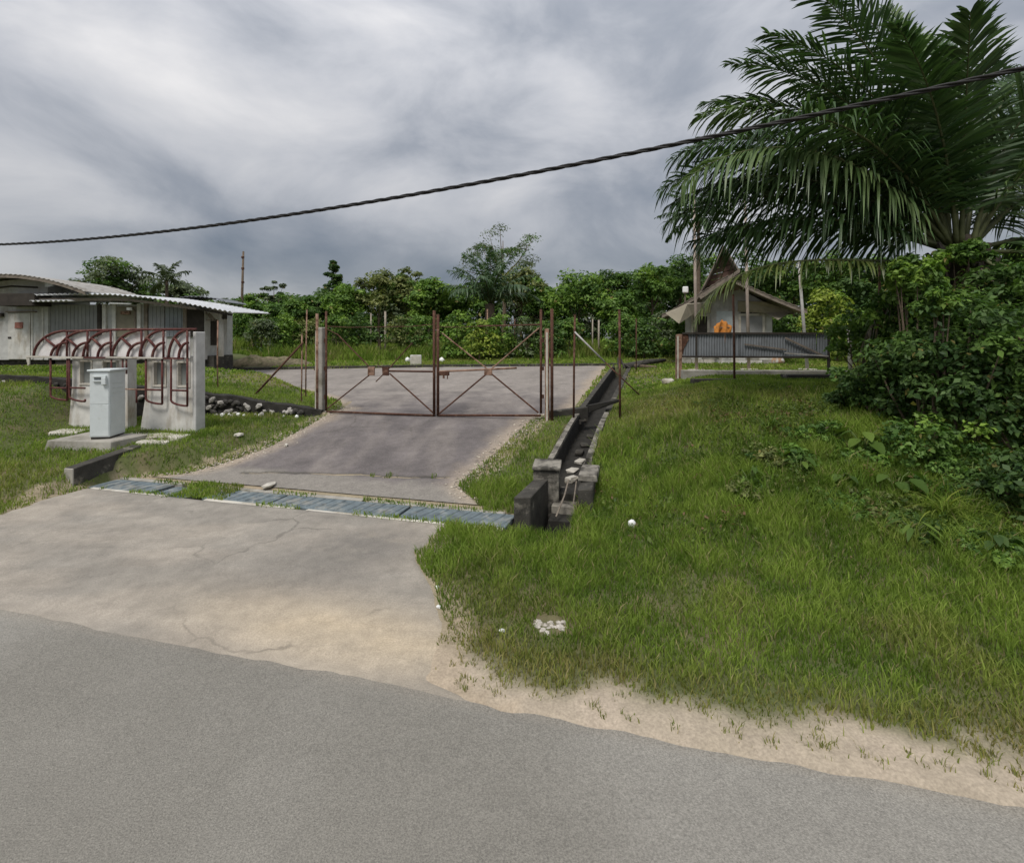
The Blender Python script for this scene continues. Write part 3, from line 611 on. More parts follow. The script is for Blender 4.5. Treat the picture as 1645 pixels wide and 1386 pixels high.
    M = frame((c.x, c.y, 0), -.2); MB(M).box((-.06, -.05, .3), (.03, .05, PZ(528, 11.25))).build('post', RUST_P, t, bevel=.012, jitter=.006)
    pp = G(886.5, 668); MB().tube([(pp.x, pp.y-.02, .5), (pp.x, pp.y-.02, PZ(496, 11.25))], .034, 8).build('pipe', RUST, t, True)
    MB(M).bar((-.012, -.056, .55), (-.012, -.056, 2.65), .04, .015).build('pale_strip', CONC_L, t)
gate()
# ------------------------------------------------------------------ fence posts and braces
def post(label, u, vt, vb, Y, r=.022, m=RUST, lean=0.0, name='fence_post', cat='post', group='rusty fence posts', brace=None):
    b = P(u, vb, Y); z0 = min(gpoint(b.x, b.y), b.z)-.15; t = thing(name, label, cat, (b.x, b.y, z0), group)
    top = P(u+lean, vt, Y); mid = (Vector((b.x, b.y, z0))+top)/2+Vector((random.uniform(-.012, .012), 0, 0))
    MB().tube([(b.x, b.y, z0), mid, top], [r, r, r*.95], 8).build('pipe', m, t, True)
    MB().tube([top-Vector((0, 0, .01)), top+Vector((0, 0, .012))], r*1.12, 8).build('cap', m, t)
    if brace:
        for (u1, v1, y1, u2, v2, y2, rr, mm) in brace: MB().tube([P(u1, v1, y1), P(u2, v2, y2)], rr, 7).build('brace', mm, t, True)
post('thin rusty fence post just right of the ornamental wall', 350, 515, 622, 13.2, .018, RUST_P)
post('leaning two-piece fence post with long rusty diagonal brace, left of the gate', 484, 537, 642, 13.0, .019, RUST_P, 1, brace=[(487, 550, 12.95, 404, 640, 12.95, .026, RUST)])
post('tall pale rusty fence post close left of the gate post', 491, 498, 578, 13.9, .02, RUST_P, 2)
post('rusty fence post with pale diagonal brace between gate and drain', 921.5, 506, 654, 11.35, .024, RUST, 2, brace=[(923, 533, 11.33, 972, 582, 11.3, .02, PIPE_G), (972, 582, 11.3, 1027, 634, 11.2, .015, RUST)])
post('tall rusty fence post standing right by the open drain', 996, 498, 668, 11.0, .026, RUST, -1)
post('thin olive-stained post on lawn left of the hut', 1022, 512, 576, 19.5, .022, RUST)
post('tall rusty post in front of the hut and its low sheet fence', 1180, 474, 616, 13.0, .03, RUST, -2)
post('dark rusty post among the bushes right of the hut', 1411, 425, 600, 12.6, .028, RUST, 2)
post('faint rusty post in the undergrowth behind the right gate leaf', 827, 512, 560, 27, .03, RUST)
post('grey weathered post in the undergrowth above the gate lock', 783, 497, 556, 27, .035, RUST_P)
post('slender dead trunk-like post, taller of the pair behind the left gate leaf', 619, 500, 536, 33, .07, BARK_P)
post('slender dead trunk-like post, shorter of the pair behind the left gate leaf', 596, 503, 524, 33, .05, BARK_P)
post('pale post under the trees right of the gate, taller of two', 962, 514, 556, 28, .05, BARK_P)
post('pale post under the trees right of the gate, shorter of two', 952, 512, 535, 28.5, .04, BARK_P)
post('white concrete fence post right of the low sheet fence', 1366, 530, 588, 15.2, .06, CONC_L, -2, cat='post')
# bare pole on the skyline
b = P(389, 520, 34); t = thing('bare_pole', 'tall bare brown pole on the skyline right of the shed roof', 'pole', (b.x, b.y, gpoint(b.x, b.y)))
MB().tube([(b.x, b.y, gpoint(b.x, b.y)-.2), P(389, 470, 34), P(391, 404, 34)], [.1, .085, .06], 8).build('shaft', BARK, t, True)
for v_ in (412, 430, 452): MB().tube([P(390, v_, 34), P(390, v_+3, 34)], .1, 8).build('band', RUST, t)
# ------------------------------------------------------------------ meter box on its slab
def meter_box():
    c = P(157, 708, 9.6); z = c.z+.06; t = thing('plinth_slab', 'grey concrete slab carrying the white meter box', 'slab', (c.x, c.y, z))
    ang = -.16; M = frame((c.x, c.y, z), ang); MB(M).add([(-.86, -.30, -.28), (.62, -.34, -.28), (.74, .34, -.28), (-.70, .40, -.28), (-.80, -.26, -.02), (.60, -.30, .0), (.74, .34, .03), (-.66, .40, .02)],
        [(0, 3, 2, 1), (4, 5, 6, 7), (0, 1, 5, 4), (1, 2, 6, 5), (2, 3, 7, 6), (3, 0, 4, 7)]).build('slab', CONC, t, bevel=.014, jitter=.006)
    b = P(176, 699, 9.45); zz = z-.01; t = thing('meter_box', 'white metal meter box standing on a concrete slab', 'meter box', (b.x, b.y, zz))
    # corner towards the viewer
    H = PZ(594, 9.45)-zz; M = frame((b.x, b.y, zz), R(33)); a_, d_ = .37, .44   # x runs right-back, local -x face is left
    M = frame((b.x, b.y, zz), 0) @ Matrix.Rotation(R(8), 4, 'Z')
    # left face along -x, right face along +y
    W_, D_ = .335, .48
    MB(M).box((-W_, 0, .05), (0, D_, H-.03)).build('body', BOXW, t, bevel=.008)
    MB(M).box((-W_-.03, -.03, H-.03), (.03, D_+.03, H+.005)).build('lid', BOXW, t, bevel=.006)
    MB(M).box((-W_+.015, .015, -.01), (-.015, D_-.015, .052)).build('base_skirt', CONC_D, t)
    MB(M).box((-W_+.012, -.006, .05+.02), (-.012, 0, H*.50)).build('lower_door', BOXW, t, bevel=.003)
    MB(M).box((-W_+.012, -.006, H*.51), (-.012, 0, H-.05)).build('upper_door', BOXW, t, bevel=.003)
    x0, x1 = -W_+.07, -.04
    hd = MB(M).box((x0, -.045, H-.135), (x1, -.006, H-.105)).build('hood', BOXW, t, bevel=.004)
    MB(M).box((x1-.07, -.06, H-.27), (x1+.005, -.006, H-.136)).build('hasp_cover', BOXW, t, bevel=.006)
    MB(M).box((x0, -.04, H-.215), (x1-.072, -.006, H-.19)).build('sill', BOXW, t, bevel=.003)
    MB(M).box((x0+.01, -.0085, H-.19), (x1-.075, -.006, H-.136)).build('slot', mat('slot_shadow_paint', (.24, .26, .27), .6, .1), t)
    for k in range(3): MB(M).box((.0, .10, H-.26-.09*k), (.006, D_-.08, H-.25-.09*k)).build('vent', BOXW, t)
    MB(M).box((0, .015, .07), (.006, D_-.015, H*.62)).build('side_panel', BOXW, t, bevel=.003)
meter_box()
# ------------------------------------------------------------------ ornamental wall with grilles
def ornamental_wall():
    A, B = P(112, 682, 11.0), P(311, 690, 10.3); ang = math.atan2(B.y-A.y, B.x-A.x); L_ = math.hypot(B.x-A.x, B.y-A.y); z0 = .70
    M = frame((A.x, A.y, 0), ang); Mi = M.inverted(); ca, sa = math.cos(ang), math.sin(ang)
    def W(u, v, off=0.0):
        """local x, z of the wall plane at this place"""
        k = (u-UC)/F; tt = (k*A.y-A.x)/(ca-k*sa); y = A.y+sa*tt; return tt, PZ(v, y)
    t = thing('ornamental_wall', 'white wall with four windows behind a rusty arched grille', 'wall', (A.x, A.y, z0))
    def panel_with_holes(x0, x1, zb, zt, holes, y0, y1, xb0=None):
        """slab built of pieces around the window openings"""
        hs = sorted(holes); mb = MB(M); xs = x0
        zlo = min(h_[2] for h_ in hs); zhi = max(h_[3] for h_ in hs)
        mb.add([(xb0 if xb0 is not None else x0, y0-.05, zb), (x1, y0, zb), (x1, y1, zb), (xb0 if xb0 is not None else x0, y1, zb), (x0, y0, zlo), (x1, y0, zlo), (x1, y1, zlo), (x0, y1, zlo)], [(0, 3, 2, 1), (4, 5, 6, 7), (0, 1, 5, 4), (1, 2, 6, 5), (2, 3, 7, 6), (3, 0, 4, 7)])
        mb.box((x0, y0, zhi), (x1, y1, zt)); e = x0
        for (a, b, c, d) in hs: mb.box((e, y0, zlo), (a, y1, zhi)); e = b
        mb.box((e, y0, zlo), (x1, y1, zhi)); return mb
    zlow, zhigh = W(290, 622)[1], W(290, 580)[1]; zt = W(305, 572)[1]; ztop = W(311, 533)[1]
    for (ua, ub, ubl, wins, lab) in ((116, 205, 112, ((128, 149), (165, 190)), 0), (236, 310, 225, ((246, 268), (285, 306)), 1)):
        x0, x1 = W(ua, 600)[0], W(ub, 600)[0]; xb = W(ubl, 600)[0]; holes = [(W(a, 600)[0], W(b, 600)[0], zlow, zhigh) for a, b in wins]
        if lab: holes[-1] = (holes[-1][0], min(holes[-1][1], x1-.04), zlow, zhigh)
        panel_with_holes(x0, x1, z0-.4, zt, holes, 0, .20, xb).build('wall_panel', WHITE, t, jitter=.002)
        for (a, b, c, d) in holes:
            f = MB(M); k = .035
            f.box((a, -.02, c), (a+k, .1, d)); f.box((b-k, -.02, c), (b, .1, d)); f.box((a+k, -.02, c), (b-k, .1, c+k)); f.box((a+k, -.02, d-k), (b-k, .1, d))
            fr = f.build('window_frame', CONC_L, t); MB(M).box((a+k, .06, c+k), (b-k, .075, d-k)).build('pane', GLASS, fr)
    x1 = W(310, 600)[0]; MB(M).box((x1, -.01, z0-.55), (x1+.075, .235, ztop)).build('end_pier', WHITE2, t, bevel=.012)
    xs0 = W(196, 600)[0]; MB(M).box((xs0, .0, zt-.02), (xs0+.10, .2, zt+.05)).build('wall_stub', WHITE, t)
    # fans: outer quarter arc, inner arc, spoke, upright, with faded panels in them
    g = -.12; zb = W(250, 575)[1]; zu = W(250, 531)[1]; Hh = zu-zb
    def arc(mb, cx, cz, rx, rz, a0, a1, n=10, r=.027): mb.tube([(cx+rx*math.cos(R(a0+(a1-a0)*i/n)), g, cz+rz*math.sin(R(a0+(a1-a0)*i/n))) for i in range(n+1)], r, 6)
    starts = (64, 101, 143, 189, 233, 279); ends = (117, 150, 187, 236, 271, 309)
    for i, (ua, ub) in enumerate(zip(starts, ends)):
        xa, xb = W(ua, 575)[0], W(ub, 575)[0]; rx = xb-xa
        f = MB(M); arc(f, xb, zb, rx, Hh, 180, 92); fan = f.build('fan_arch', MAROON, t, True)
        f = MB(M); arc(f, xb+.02, zb, rx*.50, Hh*.56, 180, 90); f.build('inner_arch', MAROON, fan, True)
        f = MB(M); f.tube([(xb-rx*.34, g, zb+Hh*.40), (xb-rx*.66, g, zb+Hh*.72)], .026, 6); f.build('spoke', MAROON, fan, True)
        f = MB(M); f.tube([(xb, g, zb), (xb, g, zu)], .022, 6); f.build('upright', MAROON, fan, True)
        pts = [(xb, zb+.01)]+[(xb+rx*.94*math.cos(R(90+90*j/8)), zb+.01+Hh*.94*math.sin(R(90+90*j/8))) for j in range(9)]
        MB(M).prism(pts, g+.045+i*.004, g+.050+i*.004).build('fan_panel', PANEL, fan)
    xa, xe = W(115, 531)[0], W(318, 528)[0]
    MB(M).tube([(xa, g, zu-.01), (W(205, 530)[0], g, zu+.02), (xe+.08, g, zu+.02)], .024, 6).build('top_bar', MAROON, t, True)
    MB(M).bar((W(60, 574)[0], g, zb), (W(303, 576)[0], g, zb), .045, .035).build('lower_bar', MAROON, t)
    MB(M).bar((W(56, 574)[0], g-.03, zb+.01), (W(146, 574)[0], g-.03, zb-.005), .03, .04).build('pale_ledge', CONC_L, t); MB(M).bar((W(182, 574)[0], g-.03, zb+.012), (W(272, 576)[0], g-.03, zb+.005), .03, .03).build('pale_ledge', CONC_L, t)
    xq = W(57, 580)[0]; MB(M).add([(xq-.05, g-.04, zb+.03), (xq+.06, g-.04, zb+.01), (xq+.05, g-.03, zb-.15), (xq, g-.03, zb-.19), (xq-.05, g-.02, zb+.03), (xq+.06, g-.02, zb+.01), (xq+.05, g-.01, zb-.15), (xq, g-.01, zb-.19)], [(0, 1, 2, 3), (7, 6, 5, 4), (0, 4, 5, 1), (1, 5, 6, 2), (2, 6, 7, 3), (3, 7, 4, 0)]).build('torn_corner', CONC_L, t)
    # hanging hooks
    def hook(ul, ur, vbm, vbar, right_up=575, left_up=575):
        xl, zb1 = W(ul, vbm); xr, _ = W(ur, vbm); zbar = W(ul, vbar)[1]; z1 = W(ul, left_up)[1]; z2 = W(ur, right_up)[1]
        m = MB(M); m.tube([(xl, g, z1), (xl, g, zbar), (xl, g, zb1+(zbar-zb1)*.35)]+[(xl+(xr-xl)*(1-math.cos(R(90*j/5))), g, zb1+(zbar-zb1)*.35*(1-math.sin(R(90*j/5)))) for j in range(1, 6)], .021, 6)
        m.tube([(xr, g, zb1), (xr, g, z2)], .021, 6); hk = m.build('hook_bar', MAROON, t, True)
        MB(M).tube([(xl, g, zbar), (xr, g, zbar)], .019, 6).build('cross_bar', MAROON, hk, True)
    hook(91, 118, 641, 622); hook(121, 146, 643, 622, 640, 575); hook(243, 269, 647, 625); hook(283, 309, 650, 626)
    for u_, va, vb_ in ((188, 577, 640), (206, 577, 640), (228, 624, 646), (212, 577, 600)): MB(M).tube([(W(u_, 600)[0], g, W(u_, va)[1]), (W(u_, 600)[0], g, W(u_, vb_)[1])], .018, 6).build('upright_bar', MAROON, t, True)
    MB(M).tube([(W(205, 623)[0], g, W(205, 624)[1]), (W(243, 624)[0], g, W(243, 625)[1])], .014, 6).build('cross_bar', RUST_P, t)
    # paving slabs at its foot
    for (u0, v0, Y0, sx, sy, lab) in ((232, 690, 10.05, .46, .22, 'broken concrete slab between meter box and ornamental wall'), (272, 694, 9.95, .36, .16, 'thin concrete slab at the foot of the end pier'), (248, 705, 9.6, .30, .1, 'narrow buried concrete strip in front of the ornamental wall'), (112, 681, 10.5, .3, .18, 'pale flat rock left of the meter box')):
        p = P(u0, v0, Y0); zz = gpoint(p.x, p.y); q = thing('paving_slab', lab, 'slab', (p.x, p.y, zz), 'loose slabs at the foot of the ornamental wall')
        MB(frame((p.x, p.y, zz), random.uniform(-.25, .0))).box((-sx, -sy, -.35), (sx, sy, .045)).build('slab', CONC_L, q, bevel=.02, jitter=.012)
ornamental_wall()
# ------------------------------------------------------------------ corrugated sheets
def corr(prof, y0, y1, pitch, amp, thick=.008, yz=None):
    """sheet whose line (x,z) carries waves; swept in y"""
    ps = [Vector((x, 0, z)) for x, z in prof]; d = [0]
    for a, b in zip(ps, ps[1:]): d.append(d[-1]+(b-a).length)
    n = max(8, int(d[-1]/pitch*6)); xs = [p.x for p in ps]; zs = [p.z for p in ps]; r0 = []; r1 = []
    for i in range(n+1):
        l = d[-1]*i/n; x = float(np.interp(l, d, xs)); z = float(np.interp(l, d, zs))+amp*math.sin(2*math.pi*l/pitch)
        r0.append((x, y0, z)); r1.append((x, y1, z+(yz or 0)))
    return MB().strip([r0, r1], thick)
# ------------------------------------------------------------------ buildings on the left
def left_buildings():
    Y = 20.0; X = lambda u: PX(u, Y); Z = lambda v: PZ(v, Y); zb = 1.55
    t = thing('vaulted_building', 'white building with a curved overhanging vault roof at the left edge', 'building', (-20, Y, zb), None)
    x1 = X(77); x0 = -25.0; zt = Z(462)
    arcz = lambda x: Z(445)-.95*((x-X(40))/3.0)**2*.62
    prof = [(x0, Z(578)), (x1, Z(578))]+[(x1-(x1-x0)*i/14, arcz(x1-(x1-x0)*i/14)-.10) for i in range(15)]
    MB().prism(prof, Y, Y+2.0).build('wall', WHITE2, t)
    MB().box((x0+.1, Y+.15, .9), (x1-.1, Y+1.9, Z(578)+.02)).build('plinth', CONC_D, t)
    rp = [(X(-150)+(X(168)-X(-150))*i/40,) for i in range(41)]; rp = [(x, arcz(x)) for (x,) in rp]
    corr(rp, Y-.95, Y+2.2, .18, .016, .012).build('roof_sheet', mat('dull_zinc', (.40, .38, .35), .7, .2, 3, .1, 40, (.26, .23, .19), 2, .5, .68), t)
    for yy in (Y-.93,):
        rows = [[(x, yy, z-.012), (x, yy, z-.14)] for x, z in rp]; MB().strip([[r[0] for r in rows], [r[1] for r in rows]], .04, (0, -1, 0)).build('fascia', TIMBER, t)
    for k in range(5): MB().bar((X(-140), Y-.85+.0+k*.2, arcz(X(-140))-.1), (X(-135), Y-.85+k*.2, arcz(X(-135))-.1), .05).build('batten', DARK, t)
    MB().box((X(25), Y-.75, Z(493)), (X(84), Y-.02, Z(474))).build('canopy_beam', DARK, t, bevel=.01)
    MB().bar((X(5), Y-.4, Z(497)), (X(22), Y-.05, Z(481)), .07, .05).build('strut', DARK, t); MB().box((X(-8), Y-.12, Z(509)), (X(7), Y-.004, Z(503))).build('bracket', DARK, t)
    d = MB().box((X(14), Y-.045, Z(577)), (X(50), Y-.003, Z(503))).build('door', WHITE, t, bevel=.008); MB().box((X(26), Y-.07, Z(527)), (X(39), Y-.046, Z(518))).build('faded_plate', mat('faded_red_print', (.30, .13, .10), .8, .4, 8, 0), d, jitter=.015); MB().box((X(15), Y-.06, Z(544)), (X(20), Y-.046, Z(541))).build('handle', DARK, d)
    MB().box((X(12), Y-.10, Z(502)), (X(60), Y-.004, Z(500))).build('door_hood', TIMBER, t)
    for u_ in (-10, 51, 68): MB().box((X(u_), Y-.03, Z(577)), (X(u_)+.06, Y-.002, Z(495))).build('batten', WHITE, t)
    MB().box((X(84), Y-.3, Z(462)), (X(96), Y-.25, Z(455))).build('torn_sheet', ZINC_L, t, jitter=.02)
    MB().tube([(X(-5), Y-.05, Z(463)), (X(20), Y-.05, Z(460)), (X(62), Y-.05, Z(462))], .03, 6).build('conduit', DARK, t)
    # long low shed
    t = thing('low_shed', 'long low shed under a bright corrugated sheet roof behind the ornamental wall', 'building', (-14, Y, zb))
    xa, xb = X(77)+.01, X(326); yb = Y+1.7
    MB().box((xa, Y+.12, Z(578)), (xb, yb, Z(489))).build('wall', WHITE2, t)
    MB().box((xa+.1, Y+.2, .9), (xb-.1, yb-.1, Z(578)+.01)).build('plinth', CONC_D, t)
    prof = [(X(82), Z(476)), (X(140), Z(474.5)), (X(200), Z(475)), (X(250), Z(479)), (X(300), Z(486)), (X(345), Z(494)), (X(392), Z(503))]
    corr(prof, Y-.75, yb+.5, .19, .028, .012, .10).build('roof_sheet', ZINC_L, t)
    corr([(X(80), Z(486)), (X(140), Z(485))], Y-.85, Y+1.2, .19, .03, .012, .12).build('roof_sheet', ZINC_L, t)
    corr([(X(309), Z(491)), (X(336), Z(497))], Y-.6, Y+1.0, .19, .02, .012, .05).build('roof_sheet', ZINC, t)
    MB().bar((X(84), Y-.55, Z(483)), (X(220), Y-.55, Z(483)), .06, .10).build('purlin', TIMBER, t); MB().bar((X(220), Y-.55, Z(483)), (X(330), Y-.55, Z(497)), .06, .10).build('purlin', TIMBER, t); MB().bar((X(330), Y-.55, Z(497)), (X(385), Y-.55, Z(507)), .06, .08).build('purlin', DARK, t)
    for (a, b, c, d_, m_, nm) in ((80, 154, 490, 540, SHEETM, 'shutter'), (237, 262, 492, 541, SHEETM, 'shutter'), (264, 296, 494, 541, ZINC, 'shutter'), (298, 325, 497, 541, DARK, 'dark_bay_panel')):  # last bay: its dark inside is painted as a flat panel on the wall
        s = MB().box((X(a), Y+.06, Z(d_)), (X(b), Y+.118, Z(c))).build(nm, m_, t)
        if nm == 'shutter':
            k = int((b-a)/6)
            for i in range(1, k): MB().box((X(a+i*(b-a)/k)-.008, Y+.045, Z(d_)), (X(a+i*(b-a)/k)+.008, Y+.059, Z(c))).build('rib', m_, s)
    for u_, m_ in ((158, DARK), (166, WHITE), (182, WHITE), (222, WHITE), (233, TIMBER), (296, TIMBER)): MB().box((X(u_)-.07, Y+.02, Z(577)), (X(u_)+.07, Y+.119, Z(488))).build('pilaster', m_, t)
    MB().box((X(184), Y+.07, Z(541)), (X(221), Y+.117, Z(492))).build('pale_boarding', SOFFIT, t)
    MB().box((X(194), Y-.02, Z(505)), (X(208), Y+.10, Z(500))).build('bracket', RUST_P, t); MB().tube([(X(212), Y, Z(493)), (X(217), Y, Z(500)), (X(217), Y, Z(530))], .03, 6).build('downpipe', TIMBER, t)
    MB().bar((X(193), Y-.5, Z(488.5)), (X(226), Y-.5, Z(489.5)), .08, .05).build('lamp_tube', LITTER, t); MB().tube([(X(217), Y-.3, Z(495)), (X(217), Y-.3, Z(499))], .09, 8).build('lamp_shade', LITTER, t)
    # open porch at the right end
    MB().box((xb, Y+.5, Z(555)), (xb+.02, Y+1.1, Z(512))).build('side_window', DARK, t)
    MB().box((xb-.05, Y+.3, .9), (xb+.25, yb, Z(572))).build('porch_base', CONC_D, t)
    MB().tube([(X(347), Y+.35, Z(573)), (X(347), Y+.35, Z(500))], .10, 10).build('column', WHITE, t, True); MB().tube([(X(353), Y+.35, Z(504)), (X(353), Y+.35, Z(512))], .09, 8).build('wall_lamp', DARK, t)
    MB().bar((X(325), Y+.2, Z(500)), (X(336), Y+.2, Z(514)), .05).build('strut', TIMBER, t); MB().bar((X(327), Y+.2, Z(514)), (X(341), Y+.2, Z(514)), .05).build('strut', TIMBER, t); MB().bar((X(341), Y+.2, Z(514)), (X(331), Y+.2, Z(503)), .05).build('strut', TIMBER, t)
    # third roof behind
    t = thing('rear_shed', 'white shed end with dark curved roof showing behind the low shed', 'building', (X(330), Y+2.8, 1.6))
    Y2 = Y+2.8; X2 = lambda u: PX(u, Y2); Z2 = lambda v: PZ(v, Y2)
    corr([(X2(285), Z2(482)), (X2(310), Z2(477)), (X2(330), Z2(477)), (X2(352), Z2(480)), (X2(372), Z2(486))], Y2-.4, Y2+1.4, .19, .02, .015).build('roof_sheet', ZINC, t)
    MB().box((X2(287), Y2+.1, 1.6), (X2(350), Y2+1.2, Z2(487))).build('wall', WHITE2, t)
    p = P(430, 583, 24.0); t = thing('dry_mound', 'low brown mound of dry weeds right of the shed porch', 'mound', (p.x, p.y, 1.3))
    n = 26; mb = MB(); rows = []
    for i in range(9):
        rows.append([(PX(362, 24)+(PX(520, 24)-PX(362, 24))*j/n, 23.3+.2*i, 1.25+(.55*math.sin(math.pi*i/8)*math.sin(math.pi*min(1, .15+j/n*.9))*(.6+.6*float(vn(j*.5, i*.5, 1, 401))))) for j in range(n+1)])
    mb.strip(rows, .1).build('heap', mat('dry_weeds', (.16, .135, .085), .97, .4, 8, .8, 30, (.085, .09, .04), 5, .5, .62), t, True)
left_buildings()
# ------------------------------------------------------------------ hut with steep gable
def hut():
    Y = 21.0; X = lambda u: PX(u, Y); Z = lambda v: PZ(v, Y); zb = 1.45
    cx_ = X(1165); MB.default = Matrix.Translation((cx_, Y, 0)) @ Matrix.Rotation(-math.atan2(cx_, Y)*.85, 4, 'Z') @ Matrix.Translation((-cx_, -Y, 0))
    t = thing('gabled_hut', 'small pale hut with a steep brown gable above wide flared eaves', 'hut', (8.8, Y, zb))
    x0, x1 = X(1104), X(1233); ht = Z(497)
    w_ = MB().box((x0, Y, zb+.42), (x1, Y+3.0, ht)).build('wall', WHITE2, t)
    u = 1099
    for r_ in range(2):
        u = 1096-9*r_
        while u < 1228:
            wd = random.choice((18, 22, 25)); a, b = max(X(u), X(1096)), min(X(u+wd), X(1232)); 
            if b-a > .1: MB().box((a+.006, Y-.06, zb+.0+.215*r_-.05*(r_ == 0)), (b-.006, Y+.25, zb+.205+.215*r_)).build('block', random.choice((CONC_L, CONC, WHITE)), t, bevel=.012)
            u += wd
    rx = (x0+x1)/2
    # lower roof, ridge running back; eaves flare out low
    el, er, rd = (X(1069), Z(505)), (X(1274), Z(501)), (X(1165), Z(447))
    for s_, e in (('l', el), ('r', er)):
        n = 10; prof = []
        for i in range(n+1):
            f = i/n; prof.append((e[0]+(rd[0]-e[0])*f, e[1]+(rd[1]-e[1])*(f**1.12)))
        if s_ == 'r': prof = prof[::-1]
        corr(prof, Y-1.0, Y+3.8, .24, .014, .03).build('roof_slope', TIMBER, t)
        rows = [[(x, Y-.98, z-.035) for x, z in prof], [(x, Y-.98, z-.16) for x, z in prof]]; MB().strip(rows, .04, (0, -1, 0)).build('barge_board', TIMBER, t)
        MB().strip([[(x, Y-.94, z-.10) for x, z in prof], [(x, Y+.2, z-.10) for x, z in prof]], .02).build('soffit', SOFFIT, t)
    # pale flared soffit panels left and right of the walls
    for pl in (((1070, 504, 20.0), (1091, 520, 19.7), (1112, 506, 20.3), (1142, 503, 20.7), (1142, 486, 20.5), (1104, 489, 20.1)), ((1186, 501, 20.7), (1186, 484, 20.5), (1226, 485, 20.1), (1273, 500, 20.0), (1250, 514, 19.7), (1230, 503, 20.3))):
        q_ = [P(*a) for a in pl]; n_ = len(q_); of = Vector((0, .05, .03)); MB(Matrix.Identity(4)).add(q_+[p+of for p in q_], [tuple(range(n_)), tuple(range(2*n_-1, n_-1, -1))]+[(i, i+n_, (i+1) % n_+n_, (i+1) % n_) for i in range(n_)]).build('eave_panel', SOFFIT, t)
    MB().prism([(x0, ht-.02), (x1, ht-.02), (x1, ht+.1), (rd[0], rd[1]-.12), (x0, ht+.1)], Y+.05, Y+2.9).build('gable_wall', WHITE2, t)
    # steep upper gable
    ap, bl, br = Vector((X(1161), Y-.85, Z(404))), Vector((X(1122), Y-.85, Z(482))), Vector((X(1196), Y-.85, Z(466)))
    bk = Vector((0, 4.2, 0))
    MB().add([ap, bl, bl+bk, ap+bk, ap+Vector((.0, 0, -.09)), bl+Vector((.07, 0, -.02)), bl+bk+Vector((.07, 0, -.02)), ap+bk+Vector((0, 0, -.09))], [(0, 1, 2, 3), (7, 6, 5, 4), (0, 4, 5, 1), (2, 6, 7, 3), (1, 5, 6, 2), (0, 3, 7, 4)]).build('upper_roof', TIMBER, t)
    MB().add([ap+Vector((.001, 0, .001)), br, br+bk, ap+bk+Vector((.001, 0, .001)), ap+Vector((.001, 0, -.089)), br+Vector((-.07, 0, -.02)), br+bk+Vector((-.07, 0, -.02)), ap+bk+Vector((.001, 0, -.089))], [(3, 2, 1, 0), (4, 5, 6, 7), (1, 5, 4, 0), (3, 7, 6, 2), (2, 6, 5, 1), (4, 7, 3, 0)]).build('upper_roof', TIMBER, t)
    gx = .55; gz = lambda f, a, b: a.lerp(b, f)
    nb = 7
    for i in range(nb):                                       # gable boards laid across
        f0, f1 = .14+.86*i/nb, .14+.86*(i+1)/nb-.012; a0, a1, b0, b1 = ap.lerp(bl, f0), ap.lerp(bl, f1), ap.lerp(br, f0), ap.lerp(br, f1)
        o = Vector((0, .38+.02*(i % 2), 0)); MB().add([a0+o, b0+o, b1+o, a1+o, a0+o*1.1, b0+o*1.1, b1+o*1.1, a1+o*1.1], [(0, 1, 2, 3), (7, 6, 5, 4), (0, 4, 5, 1), (1, 5, 6, 2), (2, 6, 7, 3), (3, 7, 4, 0)]).build('gable_board', BROWN, t)
    for p_, q_ in ((ap, bl), (ap, br)): MB().bar(p_+Vector((0, -.05, .06)), q_.lerp(p_, -.04)+Vector((0, -.05, 0)), .05, .17, (0, 1, 0)).build('barge_board', TIMBER, t)
    MB().bar(bl+Vector((.1, -.3, .02)), Vector((X(1184), Y-1.05, Z(440))), .06, .12).build('barge_board', TIMBER, t)
    MB().box((X(1100), Y-.2, Z(469)), (X(1109), Y+.1, Z(459))).build('roof_lamp', LITTER, t, bevel=.03); MB().tube([(X(1104), Y-.05, Z(495)), (X(1104), Y-.05, Z(468))], .03, 6).build('lamp_pole', TIMBER, t)
    # openings
    for (a, b) in ((1117, 1138), (1188, 1219)):
        f = MB(); k = .09; za, zc = Z(555), Z(508); f.box((X(a)-k, Y-.07, za), (X(a), Y-.003, zc+k)); f.box((X(b), Y-.07, za), (X(b)+k, Y-.003, zc+k)); f.box((X(a), Y-.07, zc), (X(b), Y-.003, zc+k))
        fr = f.build('window_frame', CONC_L, t); MB().box((X(a), Y-.03, za), (X(b), Y-.002, zc)).build('shutter', SHEETM if a > 1150 else DARK, fr)
    for i in range(4): MB().box((X(1188+9*i), Y-.05, Z(503.5)), (X(1195+9*i), Y-.002, Z(501))).build('vent', DARK, t)
    MB().box((X(1152), Y-.02, Z(536)), (X(1176), Y-.001, Z(500))).build('blue_patch', mat('pale_blue_paint', (.50, .55, .56), .8, .1), t)
    MB.default = None
    p = P(1160, 530, 20.72); q = thing('orange_cloth', 'crumpled orange cloth hung against the hut wall', 'cloth', (p.x, p.y, p.z))
    rows = []
    for i in range(8):
        rows.append([(p.x-.36+.72*j/12, p.y-.06-.05*math.sin(j*1.7+i)-.03*i*math.sin(j), p.z+.42*(1-abs(j-6)/9)*(1-.1*math.sin(j*2.1))-.13*i) for j in range(13)])
    MB().strip(rows, .012, (0, -1, 0)).build('fabric', ORANGE, q, True); MB().bar((p.x-.38, p.y-.04, p.z+.1), (p.x+.38, p.y-.04, p.z+.1), .03).build('rail', TIMBER, q)
    p = P(1244, 580, 20.6); q = thing('sack', 'slumped brown and white sack on the grass right of the hut', 'sack', (p.x, p.y, 1.45))
